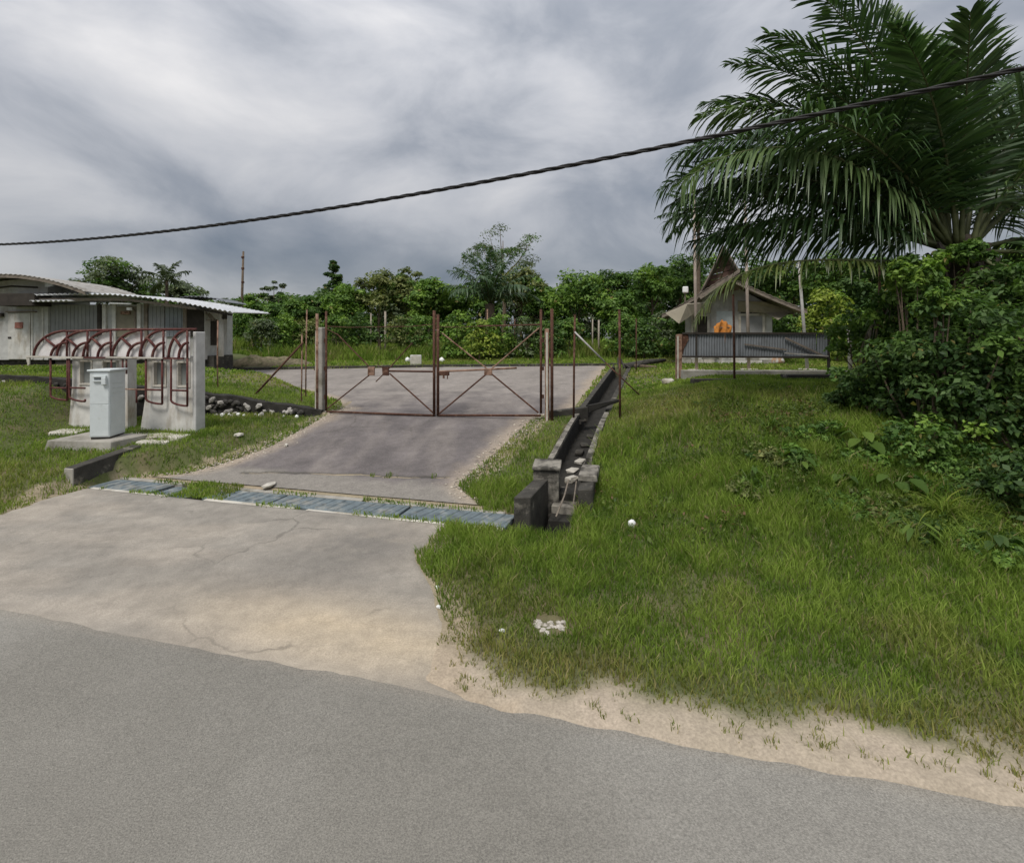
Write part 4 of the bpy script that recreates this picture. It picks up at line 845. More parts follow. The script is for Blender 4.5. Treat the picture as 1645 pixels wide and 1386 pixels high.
    bm = bmesh.new(); bmesh.ops.create_icosphere(bm, subdivisions=2, radius=.3); mb = MB(Matrix.Translation((p.x, p.y, 1.62))); mb.add([Vector((v.co.x*1.3, v.co.y, v.co.z*.75))*random.uniform(.9, 1.08) for v in bm.verts], [tuple(v.index for v in f.verts) for f in bm.faces]); bm.free(); mb.build('body', mat('sackcloth', (.42, .27, .17), .9, .4, 5, .4, 30, (.6, .58, .54), 4, .5, .56), q, True)
hut()
def sheet_fence():
    Y = 14.7; X = lambda u: PX(u, Y); Z = lambda v: PZ(v, Y)
    t = thing('sheet_fence', 'low fence of grey corrugated zinc sheets with rotten corner post before the hut', 'fence', (X(1097), Y, 1.45))
    us = (1097, 1165, 1189, 1258, 1312, 1332)
    for i, (a, b) in enumerate(zip(us, us[1:])):
        mz = ZINC_L if False else ZINC
        n = int((X(b)-X(a))/.076*4); vs0 = []; vs1 = []
        for j in range(n+1):
            x = X(a)+(X(b)-X(a)-.012)*j/n; y = Y+.014*math.sin(j*math.pi/2)+.012*(i % 2); vs0.append((x, y, Z(572.5+.4*i*0))); vs1.append((x, y, Z(536)))
        MB().strip([vs0, vs1], .006, (0, 1, 0)).build('zinc_sheet', ZINC, t)
    MB().bar((X(1096), Y-.03, Z(535.5)), (X(1331), Y-.03, Z(535.5)), .06, .05).build('top_rail', DARK, t); MB().bar((X(1096), Y-.03, Z(573)), (X(1329), Y-.03, Z(574)), .06, .055).build('bottom_rail', DARK, t)
    MB().bar((X(1260), Y-.06, Z(543)), (X(1326), Y-.05, Z(574)), .04, .05).build('brace', TIMBER, t); MB().bar((X(1195), Y-.05, Z(553)), (X(1262), Y-.05, Z(562)), .03, .04).build('brace', TIMBER, t); MB().bar((X(1258), Y-.07, Z(567)), (X(1328), Y-.07, Z(572)), .03, .035).build('brace', PIPE_G, t)
    MB().bar((X(1118), Y-.02, Z(573)), (X(1118), Y-.02, Z(515)), .05).build('stake', DARK, t); MB().bar((X(1189), Y+.05, Z(574)), (X(1189), Y+.05, Z(536)), .05).build('stake', DARK, t); MB().bar((X(1331), Y, Z(600)), (X(1331), Y, Z(534)), .06).build('stake', DARK, t)
    p = MB().box((X(1086.5), Y-.09, 1.3), (X(1094.5), Y+.08, Z(537))).build('corner_post', RUST_P, t, bevel=.012, jitter=.012); MB().box((X(1086), Y-.1, 1.32), (X(1088.5), Y-.092, Z(540))).build('pale_edge', CONC_L, p)
    MB().add([(X(1094), Y-.03, Z(537)), (X(1104), Y-.03, Z(536)), (X(1106), Y-.03, Z(545)), (X(1098), Y-.03, Z(560)), (X(1095), Y-.03, Z(575)), (X(1094), Y+.03, Z(537)), (X(1104), Y+.03, Z(536)), (X(1106), Y+.03, Z(545)), (X(1098), Y+.03, Z(560)), (X(1095), Y+.03, Z(575))], [(0, 1, 2, 3, 4), (9, 8, 7, 6, 5), (0, 5, 6, 1), (1, 6, 7, 2), (2, 7, 8, 3), (3, 8, 9, 4), (4, 9, 5, 0)]).build('rotten_board', RUST, t)
    t = thing('concrete_kerb', 'long grey concrete kerb on the bank below the sheet fence', 'kerb', (X(1090), 14.3, 1.45))
    x = X(1091)
    while x < 9.7:
        l = random.uniform(.9, 1.2); MB().box((x+.006, 14.22, 1.2), (x+l-.006, 14.60, 1.62+random.uniform(-.01, .01))).build('kerb_stone', CONC, t, bevel=.012, jitter=.004); x += l
    MB().box((PX(1112, 12.9), 12.85, 1.2), (PX(1262, 12.9), 13.05, 1.50)).build('shadow_strip', CONC_D, t, bevel=.01); MB().box((PX(1262, 13)+.02, 12.95, 1.2), (PX(1262, 13)+1.6, 13.3, 1.60)).build('shadow_strip', CONC_D, t, bevel=.01)  # dark slabs standing in for the shadow line below the kerb
    p = P(1073, 598, 14.4); q = thing('white_lump', 'small pale lump in the grass left of the sheet fence post', 'debris', (p.x, p.y, 1.4)); MB(Matrix.Translation((p.x, p.y, gpoint(p.x, p.y)))).box((-.15, -.1, -.03), (.15, .1, .14)).build('lump', CONC_L, q, bevel=.04, jitter=.02)
sheet_fence()
for (u, lean, lab, top) in ((1119, -2, 'tall pale flagpole left of the hut gable', 7.4), (1203, -3, 'tall pale flagpole before the hut window', 7.2), (1297, -11, 'leaning grey flagpole right of the hut', 5.0)):
    Y = 16.8; p = P(u, 594, Y); z = gpoint(p.x, p.y); t = thing('flagpole', lab, 'flagpole', (p.x, p.y, z), 'flagpoles in front of the hut')
    tx = p.x+lean/135*(top-z)*1.0
    MB().tube([(p.x, p.y, z), (p.x*.5+tx*.5, p.y, (z+top)/2), (tx, p.y, top)], [.055, .05, .035], 8).build('pole', PIPE_G if u > 1250 else mat('pale_pole', (.40, .33, .28), .8, .2, 5, .2, 40), t, True)
    MB().tube([(p.x, p.y, z-.1), (p.x, p.y, z+.045), (p.x, p.y, z+.05)], [.30, .28, .1], 12).build('footing', CONC_L, t); MB().tube([(tx, p.y, top), (tx, p.y, top+.08)], [.05, .02], 8).build('finial', PIPE_G, t)
# ------------------------------------------------------------------ kerb behind the yard
def yard_kerb():
    t = thing('yard_kerb', 'long dark kerb along the far edge of the paved yard', 'kerb', (-4, 22.1, 1.3))
    x = -12.6
    while x < 5.2:
        l = random.uniform(.95, 1.15); z = gpoint(x+.5, 22.05); MB(Matrix.Translation((x, 22.05, z)) @ Matrix.Rotation(-math.atan2(gpoint(x+1, 22.05)-gpoint(x, 22.05), 1), 4, 'Y')).box((.006, -.02, -.3), (l-.006, .14, .10)).build('kerb_stone', CONC_D, t, bevel=.012, jitter=.004); x += l
    a, b = P(1012, 590, 20.5), P(1068, 578, 22.5); t = thing('fallen_log', 'dark rotten log lying at the top of the open drain', 'log', a)
    za, zb_ = gpoint(a.x, a.y), gpoint(b.x, b.y)
    MB().tube([(a.x-.1, a.y, za+.10), ((a.x+b.x)/2, (a.y+b.y)/2, (za+zb_)/2+.16), (b.x, b.y, zb_+.12)], [.14, .12, .08], 8).build('trunk', STONE_D, t, True); MB().tube([(a.x+.2, a.y, za+.12), (a.x+.9, a.y-.6, za+.1)], [.07, .04], 6).build('branch', BARK, t)
    for k in range(5):
        a_ = P(985+9*k, 596-3*k, 20.3); MB().tube([(a_.x, a_.y, gpoint(a_.x, a_.y)+.05), (a_.x+random.uniform(-.5, .5), a_.y+.1, gpoint(a_.x, a_.y)+random.uniform(.25, .5))], [.05, .02], 5).build('stub', STONE_D, t)
yard_kerb()
# ------------------------------------------------------------------ small loose things
def lump(name, label, cat, u, v, Y, sx, sy, sz, m, n=1, group=None, sub=2):
    p = P(u, v, Y); z = float(h(p.x, p.y)) if not bool(in_drive(p.x, p.y)) else gpoint(p.x, p.y)+.02; t = thing(name, label, cat, (p.x, p.y, z), group)
    for i in range(n):
        bm = bmesh.new(); bmesh.ops.create_icosphere(bm, subdivisions=sub, radius=1); k = 1 if n == 1 else random.uniform(.14, .36); ox, oy = (0, 0) if n == 1 else (random.uniform(-1, 1)*sx, random.uniform(-1, 1)*sy)
        mb = MB(Matrix.Translation((p.x+ox, p.y+oy, z+sz*k*.7)) @ Matrix.Rotation(random.uniform(0, 6), 4, 'Z')); mb.add([Vector((q.co.x*sx*k, q.co.y*sy*k, q.co.z*sz*k))*random.uniform(.75, 1.2) for q in bm.verts], [tuple(q.index for q in f.verts) for f in bm.faces]); bm.free(); mb.build('scrap' if n > 1 else 'body', m, t, n == 1 and sub > 1)
lump('plastic_bag', 'crumpled white plastic bag on grass right of the drain inlet', 'bag', 1015, 852, 6.4, .055, .05, .06, LITTER)
lump('litter_heap', 'heap of torn white litter in the verge grass', 'litter', 885, 1012, 4.38, .13, .09, .04, mat('pale_litter', (.46, .42, .37), .8, .35, 25, .3, 40, (.2, .18, .13), 18, .52, .6), 30, sub=1)
lump('paper_scrap', 'small white scrap left of the litter heap', 'litter', 806, 1018, 4.32, .03, .025, .02, LITTER, sub=1)
lump('paper_scrap', 'white scrap at the grass edge, nearer of two', 'litter', 704, 978, 4.7, .03, .02, .018, LITTER, sub=1)
lump('paper_scrap', 'white scrap at the grass edge, farther of two', 'litter', 703, 945, 5.05, .03, .02, .02, LITTER, sub=1)
lump('white_lump', 'flat white lump on the ramp beside a drain cover', 'debris', 432, 781, 8.15, .17, .09, .04, CONC_L, sub=1)
lump('pale_stone', 'flat pale stone on the left grass below the gate post', 'stone', 384, 691, 10.3, .12, .07, .05, CONC_L, sub=1)
lump('pale_stone', 'small pale stone on the ramp edge left', 'stone', 460, 702, 10.1, .05, .04, .04, CONC_L, sub=1)
lump('earth_clod', 'brown clod below the plastic bag', 'clod', 1018, 872, 6.1, .09, .05, .03, mat('clod', (.12, .085, .05), .95, .3), sub=1)
p = P(668, 584, 23.2); z = gpoint(p.x, p.y); t = thing('white_block', 'white square block on the lawn behind the gate', 'block', (p.x, p.y, z)); MB(frame((p.x, p.y, z), .2)).box((-.25, -.12, -.1), (.25, .12, .46)).build('block', WHITE, t, bevel=.02); MB(frame((p.x, p.y, z), .2)).box((-.2, -.125, .05), (.2, -.121, .4)).build('face_plate', CONC_L, t)
lump('white_bag', 'white bag on the lawn above the white block', 'bag', 655, 562, 25, .16, .12, .16, LITTER)
lump('white_bag', 'white bag on the lawn right of the gate meeting stiles', 'bag', 710, 563, 25, .14, .1, .14, LITTER)
def pebbles():
    n = 900; side = rng.rand(n) < .5; r = rng.uniform(.02, .36, n); x = np.where(side, dr(r), dl(r))+rng.randn(n)*.14; y = row_y(r, x); z = hbase(x, y)+.018
    s = rng.uniform(.008, .035, n)**1.0; O = np.array([(1, 0, 0), (-1, 0, 0), (0, 1, 0), (0, -1, 0), (0, 0, .6), (0, 0, -.6)]); V = (np.stack([x, y, z], 1)[:, None, :]+O[None]*s[:, None, None]*(.7+.6*rng.rand(n, 6, 1))).reshape(-1, 3)
    fc = np.array([(0, 2, 4), (2, 1, 4), (1, 3, 4), (3, 0, 4), (2, 0, 5), (1, 2, 5), (3, 1, 5), (0, 3, 5)]); T = (fc[None]+(np.arange(n)*6)[:, None, None]).reshape(-1, 3)
    c = np.repeat(np.array([(.45, .40, .33)])*(.5+.8*rng.rand(n, 1)), 6, 0); tag(npmesh('gravel', V, None, T, c, mat('gravel_stone', (0, 0, 0), .95, .2, 20, 0, attr=True)), 'loose pale gravel along the ramp edges', 'gravel', kind='stuff')
pebbles()
# ================================================================== vegetation
UPV = np.array([0, 0, 1.0])
def unit(v): return v/np.maximum(np.linalg.norm(v, axis=-1, keepdims=True), 1e-9)
def leaf_mesh(C, Nn, size, asp, r, fold=.12):
    n = len(C); a = unit(r.randn(n, 3)); t = unit(np.cross(Nn, a)); b = np.cross(Nn, t); s = size[:, None]; asp = asp if np.isscalar(asp) else asp[:, None]
    V = np.stack([C-t*s*.5, C+b*s*asp*.5+Nn*s*fold, C+t*s*.55, C-b*s*asp*.5+Nn*s*fold], 1).reshape(-1, 3); i = np.arange(n)*4
    return V, np.stack([i, i+1, i+2, i+3], 1)
GREENS = {'dark': ((.020, .042, .012), (.050, .085, .022)), 'mid': ((.030, .062, .014), (.075, .125, .026)), 'bright': ((.045, .088, .015), (.115, .175, .030)),
          'olive': ((.055, .070, .022), (.120, .130, .045)), 'dull': ((.042, .055, .030), (.085, .105, .055)), 'yellow': ((.080, .110, .018), (.180, .215, .035))}
def cluster_leaves(cent, rad, nper, size, tone, r, flat=.8, asp=.5, upbias=.55):
    """leaf faces spread over the shells of many leaf clumps"""
    k = len(cent); idx = np.repeat(np.arange(k), nper); n = len(idx); d = unit(r.randn(n, 3)); d[:, 2] = np.where(r.rand(n) < .7, np.abs(d[:, 2]), d[:, 2])
    rr = rad[idx]*(.35+.65*r.rand(n)**.5)*(.8+.5*r.rand(n)); C = cent[idx]+d*rr[:, None]*np.array([1, 1, flat])
    Nn = unit(d*.7+UPV*upbias+r.randn(n, 3)*.45); sz = size*(.55+.8*r.rand(n)); V, Q = leaf_mesh(C, Nn, sz, asp*(.7+.6*r.rand(n)), r)
    mixd = (r.rand(k) < .28)[idx][:, None]; alt = GREENS[{'dark': 'mid', 'mid': 'bright', 'bright': 'mid', 'olive': 'mid', 'dull': 'mid', 'yellow': 'bright'}[tone]]; lo = np.where(mixd, np.array(alt[0]), np.array(GREENS[tone][0])); hi = np.where(mixd, np.array(alt[1]), np.array(GREENS[tone][1])); tt = np.clip(.5+.35*r.randn(k)[idx]*.8+.3*r.randn(n), 0, 1)[:, None]; c = (lo*(1-tt)+hi*tt)*(.75+.5*r.rand(n, 1))*1.95
    yl = r.rand(n) < .015; c = np.where(yl[:, None], np.array([.22, .19, .06]), c)
    return V, Q, np.repeat(c, 4, 0)
def limbs(base, ctr, cents, r0, r, m, parent, name='trunk', nl=7, fork=.45):
    base = Vector(base); ctr = Vector(ctr); H = ctr-base; mid = base+H*fork+Vector((r.uniform(-.1, .1)*H.length*.3, 0, 0))
    tr = MB().tube([base-Vector((0, 0, .3)), base+H*.05, mid, base+H*.85, ctr+H*.25], [r0*1.35, r0*1.1, r0*.8, r0*.5, r0*.15], 8); tr = tr.build(name, m, parent, True)
    for i in r.choice(len(cents), min(nl, len(cents)), replace=False):
        c = Vector(cents[i]); s = mid.lerp(ctr, r.uniform(0, .8)); MB().tube([s, s.lerp(c, .5)+Vector((0, 0, -.08*(c-s).length)), c], [r0*.42, r0*.27, r0*.08], 5).build('limb', m, tr, True)
def tree(label, u, vtop, Y, wpx, tone, kind='round', group=None, seed=0, vbase=None, leaf=.26, n=3600, name='broadleaf_tree', cat='tree', trunkm=None, r0=None):
    r = np.random.RandomState(1000+seed); x = PX(u, Y); zg = gpoint(x, Y) if vbase is None else PZ(vbase, Y); top = PZ(vtop, Y); H = top-zg; Rr = wpx/2*Y/F; trunkm = trunkm or BARK
    t = thing(name, label, cat, (x, Y, zg), group)
    if kind == 'round': lo, ncl, cr, fl = .22, 46, .30, .8
    elif kind == 'loose': lo, ncl, cr, fl = .42, 34, .17, .62
    elif kind == 'shrub': lo, ncl, cr, fl = .02, 40, .32, .8
    elif kind == 'spire': lo, ncl, cr, fl = .30, 40, .25, .6
    else: lo, ncl, cr, fl = .3, 44, .26, .75
    zc0 = zg+H*lo; zh = top-zc0; d = unit(r.randn(ncl, 3)); d[:, 2] = np.where(r.rand(ncl) < .75, np.abs(d[:, 2]), d[:, 2]); f = r.rand(ncl)**.42
    ctr = np.array([x, Y, zc0+zh*.42])
    if kind == 'spire':
        q = r.rand(ncl)**.8; a = r.rand(ncl)*6.283; rad = (1-q)**.8*Rr*(.45+.6*r.rand(ncl)); cents = np.stack([x+np.cos(a)*rad, Y+np.sin(a)*rad, zc0+q*zh*.96], 1); crd = Rr*cr*(1.1-.7*q)
    else:
        cents = ctr+d*f[:, None]*np.array([Rr*.82, Rr*.75, zh*.50]); crd = Rr*cr*(.6+.7*r.rand(ncl))
        cents[:, 2] = np.minimum(cents[:, 2], top-crd*.55); crd = np.minimum(crd, zh*.34)
    if kind == 'shrub':
        q = r.rand(ncl)**.9; a = r.rand(ncl)*6.283; rad = Rr*.9*np.sqrt(np.clip(1-q**2.5, .05, 1))*np.sqrt(r.rand(ncl)); cents = np.stack([x+np.cos(a)*rad, Y+np.sin(a)*rad*.8, zg+.1+q*(H-.3)], 1)
        crd = np.minimum(Rr*cr*(.7+.6*r.rand(ncl)), H*.3); cents[:, 2] = np.minimum(cents[:, 2], top-crd*.6)
    V, Q, c = cluster_leaves(cents, crd, max(8, n//ncl), leaf, tone, r, fl)
    npmesh('crown', V, Q, None, c, LEAF, t)
    limbs((x, Y, zg), (x, Y, zc0+zh*.45), cents, r0 or max(.05, H*.018), r, trunkm, t, nl=9 if kind == 'loose' else 5)
    return t
FOREST = 'trees along the edge of the yard'
# behind the sheds
tree('bushy dull green tree rising behind the shed roof, left one', 178, 408, 36, 120, 'dull', 'bushy', None, 1, n=4200)
tree('low dull green tree between the two crowns behind the shed roof', 232, 438, 38, 90, 'dull', 'round', None, 2)
tree('dull green tree at the right end behind the shed roof', 290, 446, 37, 86, 'dull', 'bushy', None, 3)
# the belt of trees across the back: (u, vtop, Y, width, tone, kind, label)
belt = [(368, 478, 33, 60, 'dull', 'shrub', 'small dull shrub tree at the foot of the bare pole'), (408, 470, 36, 80, 'mid', 'round', 'mid green tree just right of the bare pole'), (440, 446, 38, 58, 'dull', 'loose', 'thin open-crowned tree left of the dark spire tree'),
        (470, 474, 34, 84, 'mid', 'round', 'leafy tree above the left fence brace'), (505, 462, 36, 70, 'dark', 'round', 'dark tree at the foot of the spire tree'), (535, 416, 40, 70, 'dark', 'spire', 'dark narrow spire-topped tree above the left gate post'),
        (560, 452, 35, 86, 'bright', 'round', 'bright green tree right of the spire tree'), (610, 430, 36, 104, 'olive', 'bushy', 'big olive tree above the left gate leaf, left of two'), (662, 428, 37, 100, 'olive', 'bushy', 'big olive tree above the left gate leaf, right of two'),
        (690, 440, 34, 84, 'bright', 'round', 'bright green tree just left of the middle palm'), (725, 446, 36, 84, 'mid', 'round', 'mid green tree hugging the middle palm on its left'), (808, 357, 40, 165, 'dull', 'loose', 'tall open-crowned tree standing over the middle palm'),
        (838, 425, 37, 96, 'olive', 'bushy', 'olive tree under the tall open-crowned tree'), (872, 440, 36, 60, 'mid', 'round', 'mid green tree between palm and rounded bright tree'), (930, 438, 33, 112, 'bright', 'round', 'rounded bright green tree above the right fence posts'), (990, 420, 40, 84, 'dark', 'round', 'dark dome-topped tree far behind the rounded bright tree'),
        (985, 462, 32, 84, 'mid', 'round', 'mid green tree left of the big hedge tree'), (1048, 418, 33, 110, 'mid', 'bushy', 'large leafy tree left of the hut gable'), (1092, 404, 35, 100, 'dark', 'bushy', 'dark tall tree directly behind the hut left eave'), (1130, 400, 38, 90, 'bright', 'round', 'bright tree behind the hut gable'),
        (1210, 400, 34, 120, 'dark', 'bushy', 'dark tree behind the hut right eave'), (1275, 410, 33, 100, 'mid', 'bushy', 'mid green tree behind the leaning flagpole'), (1335, 400, 30, 120, 'mid', 'bushy', 'leafy tree right of the leaning flagpole'), (1400, 410, 27, 120, 'dark', 'bushy', 'dark tree behind the rusty post by the bushes'), (1470, 420, 26, 120, 'mid', 'bushy', 'tree glimpsed left of the big palm trunk'),
        (1560, 400, 24, 150, 'dark', 'bushy', 'dark tree hidden behind the big palm trunk'), (1640, 380, 22, 150, 'mid', 'bushy', 'tree at the right edge behind the big palm')]
for i, (u, v, Y, wd, tn, kd, lab) in enumerate(belt): tree(lab, u, v, Y, wd, tn, kd, FOREST, 20+i, leaf=.17 if kd == 'loose' else .25, n=4600 if kd != 'loose' else 4200)
# far rows that close the gaps
for i, u in enumerate(range(60, 1720, 48)):
    tree('crown in the far row of trees closing the gaps', u+random.uniform(-15, 15), np.interp(u, [200, 500, 700, 900, 1000, 1100, 1700], [494, 478, 462, 462, 455, 440, 430])+random.uniform(-8, 8), 46+random.uniform(-2, 3), 105, random.choice(('mid', 'dark', 'dull')), 'shrub', 'far row of trees', 80+i, leaf=.48, n=3000, name='far_tree')
# undergrowth shrubs at the foot of the belt
us = [(385, 500, 31), (420, 512, 29), (455, 505, 30), (498, 510, 31), (540, 505, 30), (575, 500, 31), (648, 508, 29), (675, 505, 30), (735, 500, 27), (770, 515, 26), (800, 505, 27), (845, 508, 27), (880, 515, 27), (915, 510, 28), (1000, 505, 27), (1035, 510, 26), (1065, 500, 27), (1090, 515, 25), (1262, 505, 24), (1300, 500, 24), (1345, 505, 22), (1390, 500, 20), (1440, 510, 19)]
tn = ['mid', 'dull', 'bright', 'olive', 'mid', 'dark', 'olive', 'mid', 'bright', 'yellow', 'bright', 'dull', 'dark', 'mid', 'mid', 'dark', 'dull', 'mid', 'mid', 'yellow', 'yellow', 'bright', 'olive']
where = ['right of the bare pole', 'above the dry mound', 'left of the fence brace top', 'just left of the left gate post', 'just right of the left gate post', 'left of the two dead trunks', 'above the white bag behind the gate', 'left of the gate meeting stiles', 'right of the gate meeting stiles', 'in front of the middle palm', 'at the foot of the middle palm',
         'inside the right gate leaf near its top', 'behind the right gate post', 'behind the braced fence post', 'behind the tall fence post by the drain', 'left of the thin olive-stained post', 'left of the hut, farther one', 'touching the hut left eave', 'at the right eave of the hut', 'by the leaning flagpole', 'right of the leaning flagpole base', 'behind the white fence post', 'left of the thicket, behind the rusty post']
for i, ((u, v, Y), tt, wh) in enumerate(zip(us, tn, where)): tree('low %s shrub %s' % ({'mid': 'green', 'dull': 'grey-green', 'bright': 'fresh green', 'olive': 'olive', 'dark': 'dark green', 'yellow': 'yellow-green'}[tt], wh), u, v, Y, 66, tt, 'shrub', 'undergrowth shrubs', 140+i, leaf=.17, n=2100, name='undergrowth_shrub', cat='shrub')
tree('bright yellow-green bush right of the leaning flagpole', 1330, 462, 24, 90, 'yellow', 'shrub', None, 190, leaf=.18, n=3000, name='yellow_bush', cat='shrub')
def tall_grass():
    n = 26000; u = rng.uniform(330, 1330, n); Y = rng.uniform(26, 31, n); x = PX(u, Y); k = ~blocked(x, Y); x, Y = x[k], Y[k]; hg = np.where(fbm(x, Y, .5, 501) > .46, 1, .35)*(.35+.65*rng.rand(len(x)))*np.interp(Y, [26, 27.5, 31], [.35, .9, 1.3])
    blades(x, Y, hg, .03+.03*rng.rand(len(x)), grass_col(x, Y, len(x))*.95, 'tall_grass', 'belt of tall grass at the foot of the trees behind the lawn', stiff=1.6)
tall_grass()
# ------------------------------------------------------------------ palms
def frond(t, p0, az, e0, L, droop, nl, ll, wid, tone, r, m=PALM, roll=0.0, rr=.035, name='frond', curl=0.0, start=.14, ex=1.5, sag=1.0):
    n = 26; pts = []; p = np.array(p0, float); a = az
    for i in range(n+1):
        f = i/n; pts.append(p.copy()); e = e0-droop*f**ex; a = az+curl*f; p = p+np.array([math.cos(e)*math.cos(a), math.cos(e)*math.sin(a), math.sin(e)])*L/n
    pts = np.array(pts); tan = unit(np.gradient(pts, axis=0)); Vs = []; Qs = []; Ts = []; Cs = []; o = 0
    f = start+(1-start)*np.linspace(0, 1, nl)**.92; lo, hi = np.array(tone[0]), np.array(tone[1])
    for sd in (-1, 1):
        ff = np.clip(f+r.uniform(-.004, .004, nl), 0, 1); P0 = np.stack([np.interp(ff*n, np.arange(n+1), pts[:, k]) for k in range(3)], 1); T0 = unit(np.stack([np.interp(ff*n, np.arange(n+1), tan[:, k]) for k in range(3)], 1))
        side = unit(np.cross(T0, UPV)); nrm = unit(np.cross(side, T0)); gap = np.where(np.interp(ff*9+r.rand()*50, np.arange(80), r.rand(80)) > .80, .55, 1.0); ln = ll*(np.sin(np.pi*(.10+.86*ff))**.6)*(.72+.42*r.rand(nl))*np.where(r.rand(nl) < .08, .35, 1)*gap; lift = r.uniform(-.35, .35, nl)
        ang = np.interp(ff, [0, .4, 1], [1.25, 1.05, .55])+r.uniform(-.12, .12, nl)
        D = unit(T0*np.cos(ang)[:, None]+side*(sd*np.sin(ang))[:, None]+nrm*(lift*.6+roll*sd)[:, None])
        g = (.25+.55*r.rand(nl))*ln*sag; mid = P0+D*(ln*.45)[:, None]-UPV*(g*.18)[:, None]; m2 = P0+D*(ln*.76)[:, None]-UPV*(g*.6)[:, None]; tip = P0+D*(ln*.97)[:, None]-UPV*(g*1.25)[:, None]
        wv = unit(np.cross(D, nrm+.3*r.randn(nl, 3)))*wid*.5
        Vs.append(np.stack([P0-wv*.4, P0+wv*.4, mid-wv, mid+wv, m2-wv*.75, m2+wv*.75, tip], 1).reshape(-1, 3)); i = np.arange(nl)*7+o; o += nl*7
        Qs += [np.stack([i, i+1, i+3, i+2], 1), np.stack([i+2, i+3, i+5, i+4], 1)]; Ts.append(np.stack([i+4, i+5, i+6], 1))
        tt = np.clip(.45+.25*r.randn(nl), 0, 1)[:, None]; Cs.append(np.repeat((lo*(1-tt)+hi*tt)*(.8+.4*r.rand(nl, 1)), 7, 0))
    fr = npmesh(name, np.concatenate(Vs), np.concatenate(Qs), np.concatenate(Ts), np.concatenate(Cs), m, t)
    rad = np.interp(np.arange(n+1)/n, [0, .15, .5, 1], [rr*1.5, rr, rr*.55, rr*.15]); MB().tube(pts, list(rad), 6).build('rachis', mat('green_rachis', (.075, .085, .034), .6, .3, 6, .1), fr, True)
    return pts
PT = ((.030, .066, .022), (.080, .135, .048)); PTL = ((.06, .11, .032), (.15, .21, .08))
def big_palm():
    Y = 9.3; x = PX(1545, Y); zg = gpoint(x, Y); r = np.random.RandomState(5); cz = PZ(410, Y)
    t = thing('oil_palm', 'large oil palm with arching dark fronds at the right of the picture', 'palm', (x, Y, zg))
    MB().tube([(x, Y, zg-.3), (x+.02, Y, zg+.6), (x, Y, (zg+cz)/2), (x-.03, Y, cz-.1), (x-.03, Y, cz+.35)], [.52, .40, .36, .34, .16], 12).build('trunk', mat('dark_bark', (.06, .048, .036), .95, .3, 8, .6, 30), t, True)
    for i in range(60):                                     # old frond bases
        a = i*2.399; zz = zg+.2+(cz-zg-.2)*i/60; d = Vector((math.cos(a), math.sin(a), 0)); b = Vector((x, Y, zz))+d*.33
        MB().tube([b, b+d*.10+Vector((0, 0, .10)), b+d*.17+Vector((0, 0, .26))], [.085, .065, .03], 5).build('frond_base', DARK if i % 3 else mat('dark_bark', (0, 0, 0)), t)
    # azimuth (0 = right, 90 = away, 180 = left, 270 = towards the road), start elevation, length, droop
    F_ = [(180, 76, 5.5, 46, 0), (174, 84, 5.3, 36, 0), (186, 70, 5.3, 60, 0), (178, 58, 5.5, 72, 1), (170, 62, 5.5, 70, 0), (184, 47, 5.7, 92, 1), (176, 50, 5.7, 80, 0), (192, 54, 5.0, 85, 0), (165, 45, 5.7, 80, 0), (160, 72, 5.5, 50, 0),
          (150, 56, 5.5, 70, 0), (100, 86, 5.5, 26, 1), (60, 80, 5.5, 36, 0), (30, 70, 5.4, 50, 0), (12, 58, 5.4, 70, 1), (355, 48, 5.2, 80, 0), (20, 38, 5.2, 85, 0), (40, 60, 5.4, 75, 0), (80, 68, 5.4, 60, 0), (120, 74, 5.4, 50, 0), (135, 50, 5.2, 75, 0),
          (235, 82, 3.8, 46, 0), (300, 80, 3.8, 50, 0), (330, 66, 4.6, 75, 1), (215, 74, 4.2, 60, 0), (5, 15, 4.6, 60, 0), (350, 0, 4.2, 50, 0), (168, 32, 5.2, 60, 0), (158, 24, 4.6, 50, 0), (181, 66, 5.5, 62, 0), (172, 40, 5.4, 74, 0), (178, 22, 4.4, 48, 0)]
    for az, e0, L, dp, lt in F_:
        p0 = np.array([x-.03, Y, cz+.05])+np.array([math.cos(R(az))*.18, math.sin(R(az))*.18, .12*math.sin(R(e0))]); frond(t, p0, R(az), R(e0), L, R(dp), 118, 1.0, .05, PTL if lt else PT, r, roll=r.uniform(-.45, .45), curl=r.uniform(-.25, .25), sag=float(np.interp(e0, [20, 50, 76], [1.15, .9, .28])))
    for az, e0, L in ((350, -32, 3.0), (20, -40, 2.8), (330, -25, 2.6), (300, -38, 2.0), (250, -45, 1.7), (5, -20, 3.4), (150, -35, 2.2)):   # dead fronds hanging down
        frond(t, (x+.2*math.cos(R(az)), Y+.2*math.sin(R(az)), cz-.05), R(az), R(e0), L, R(45), 60, .55, .03, ((.06, .042, .02), (.16, .115, .055)), r, sag=1.4)
    # the low yellowing frond whose tip hangs before the hut
    frond(t, (x-.1, Y+.1, cz-.15), R(183), R(2), 5.2, R(82), 84, .62, .036, ((.06, .085, .02), (.14, .17, .05)), r, ex=4.0)
big_palm()
def mid_palm():
    Y = 33.0; x = PX(787, Y); zg = gpoint(x, Y); r = np.random.RandomState(9); cz = PZ(488, Y)
    t = thing('oil_palm', 'young oil palm with upswept fronds in the middle of the tree belt', 'palm', (x, Y, zg)); MB().tube([(x, Y, zg-.2), (x, Y, cz)], [.4, .3], 8).build('trunk', BARK, t, True)
    for i in range(22):
        az = i*137.5; e0 = 88-i*2.6; frond(t, (x, Y, cz), R(az), R(e0), 3.7, R(34+i*2.2), 34, .8, .10, ((.035, .075, .030), (.085, .135, .055)), r, rr=.05)
mid_palm()
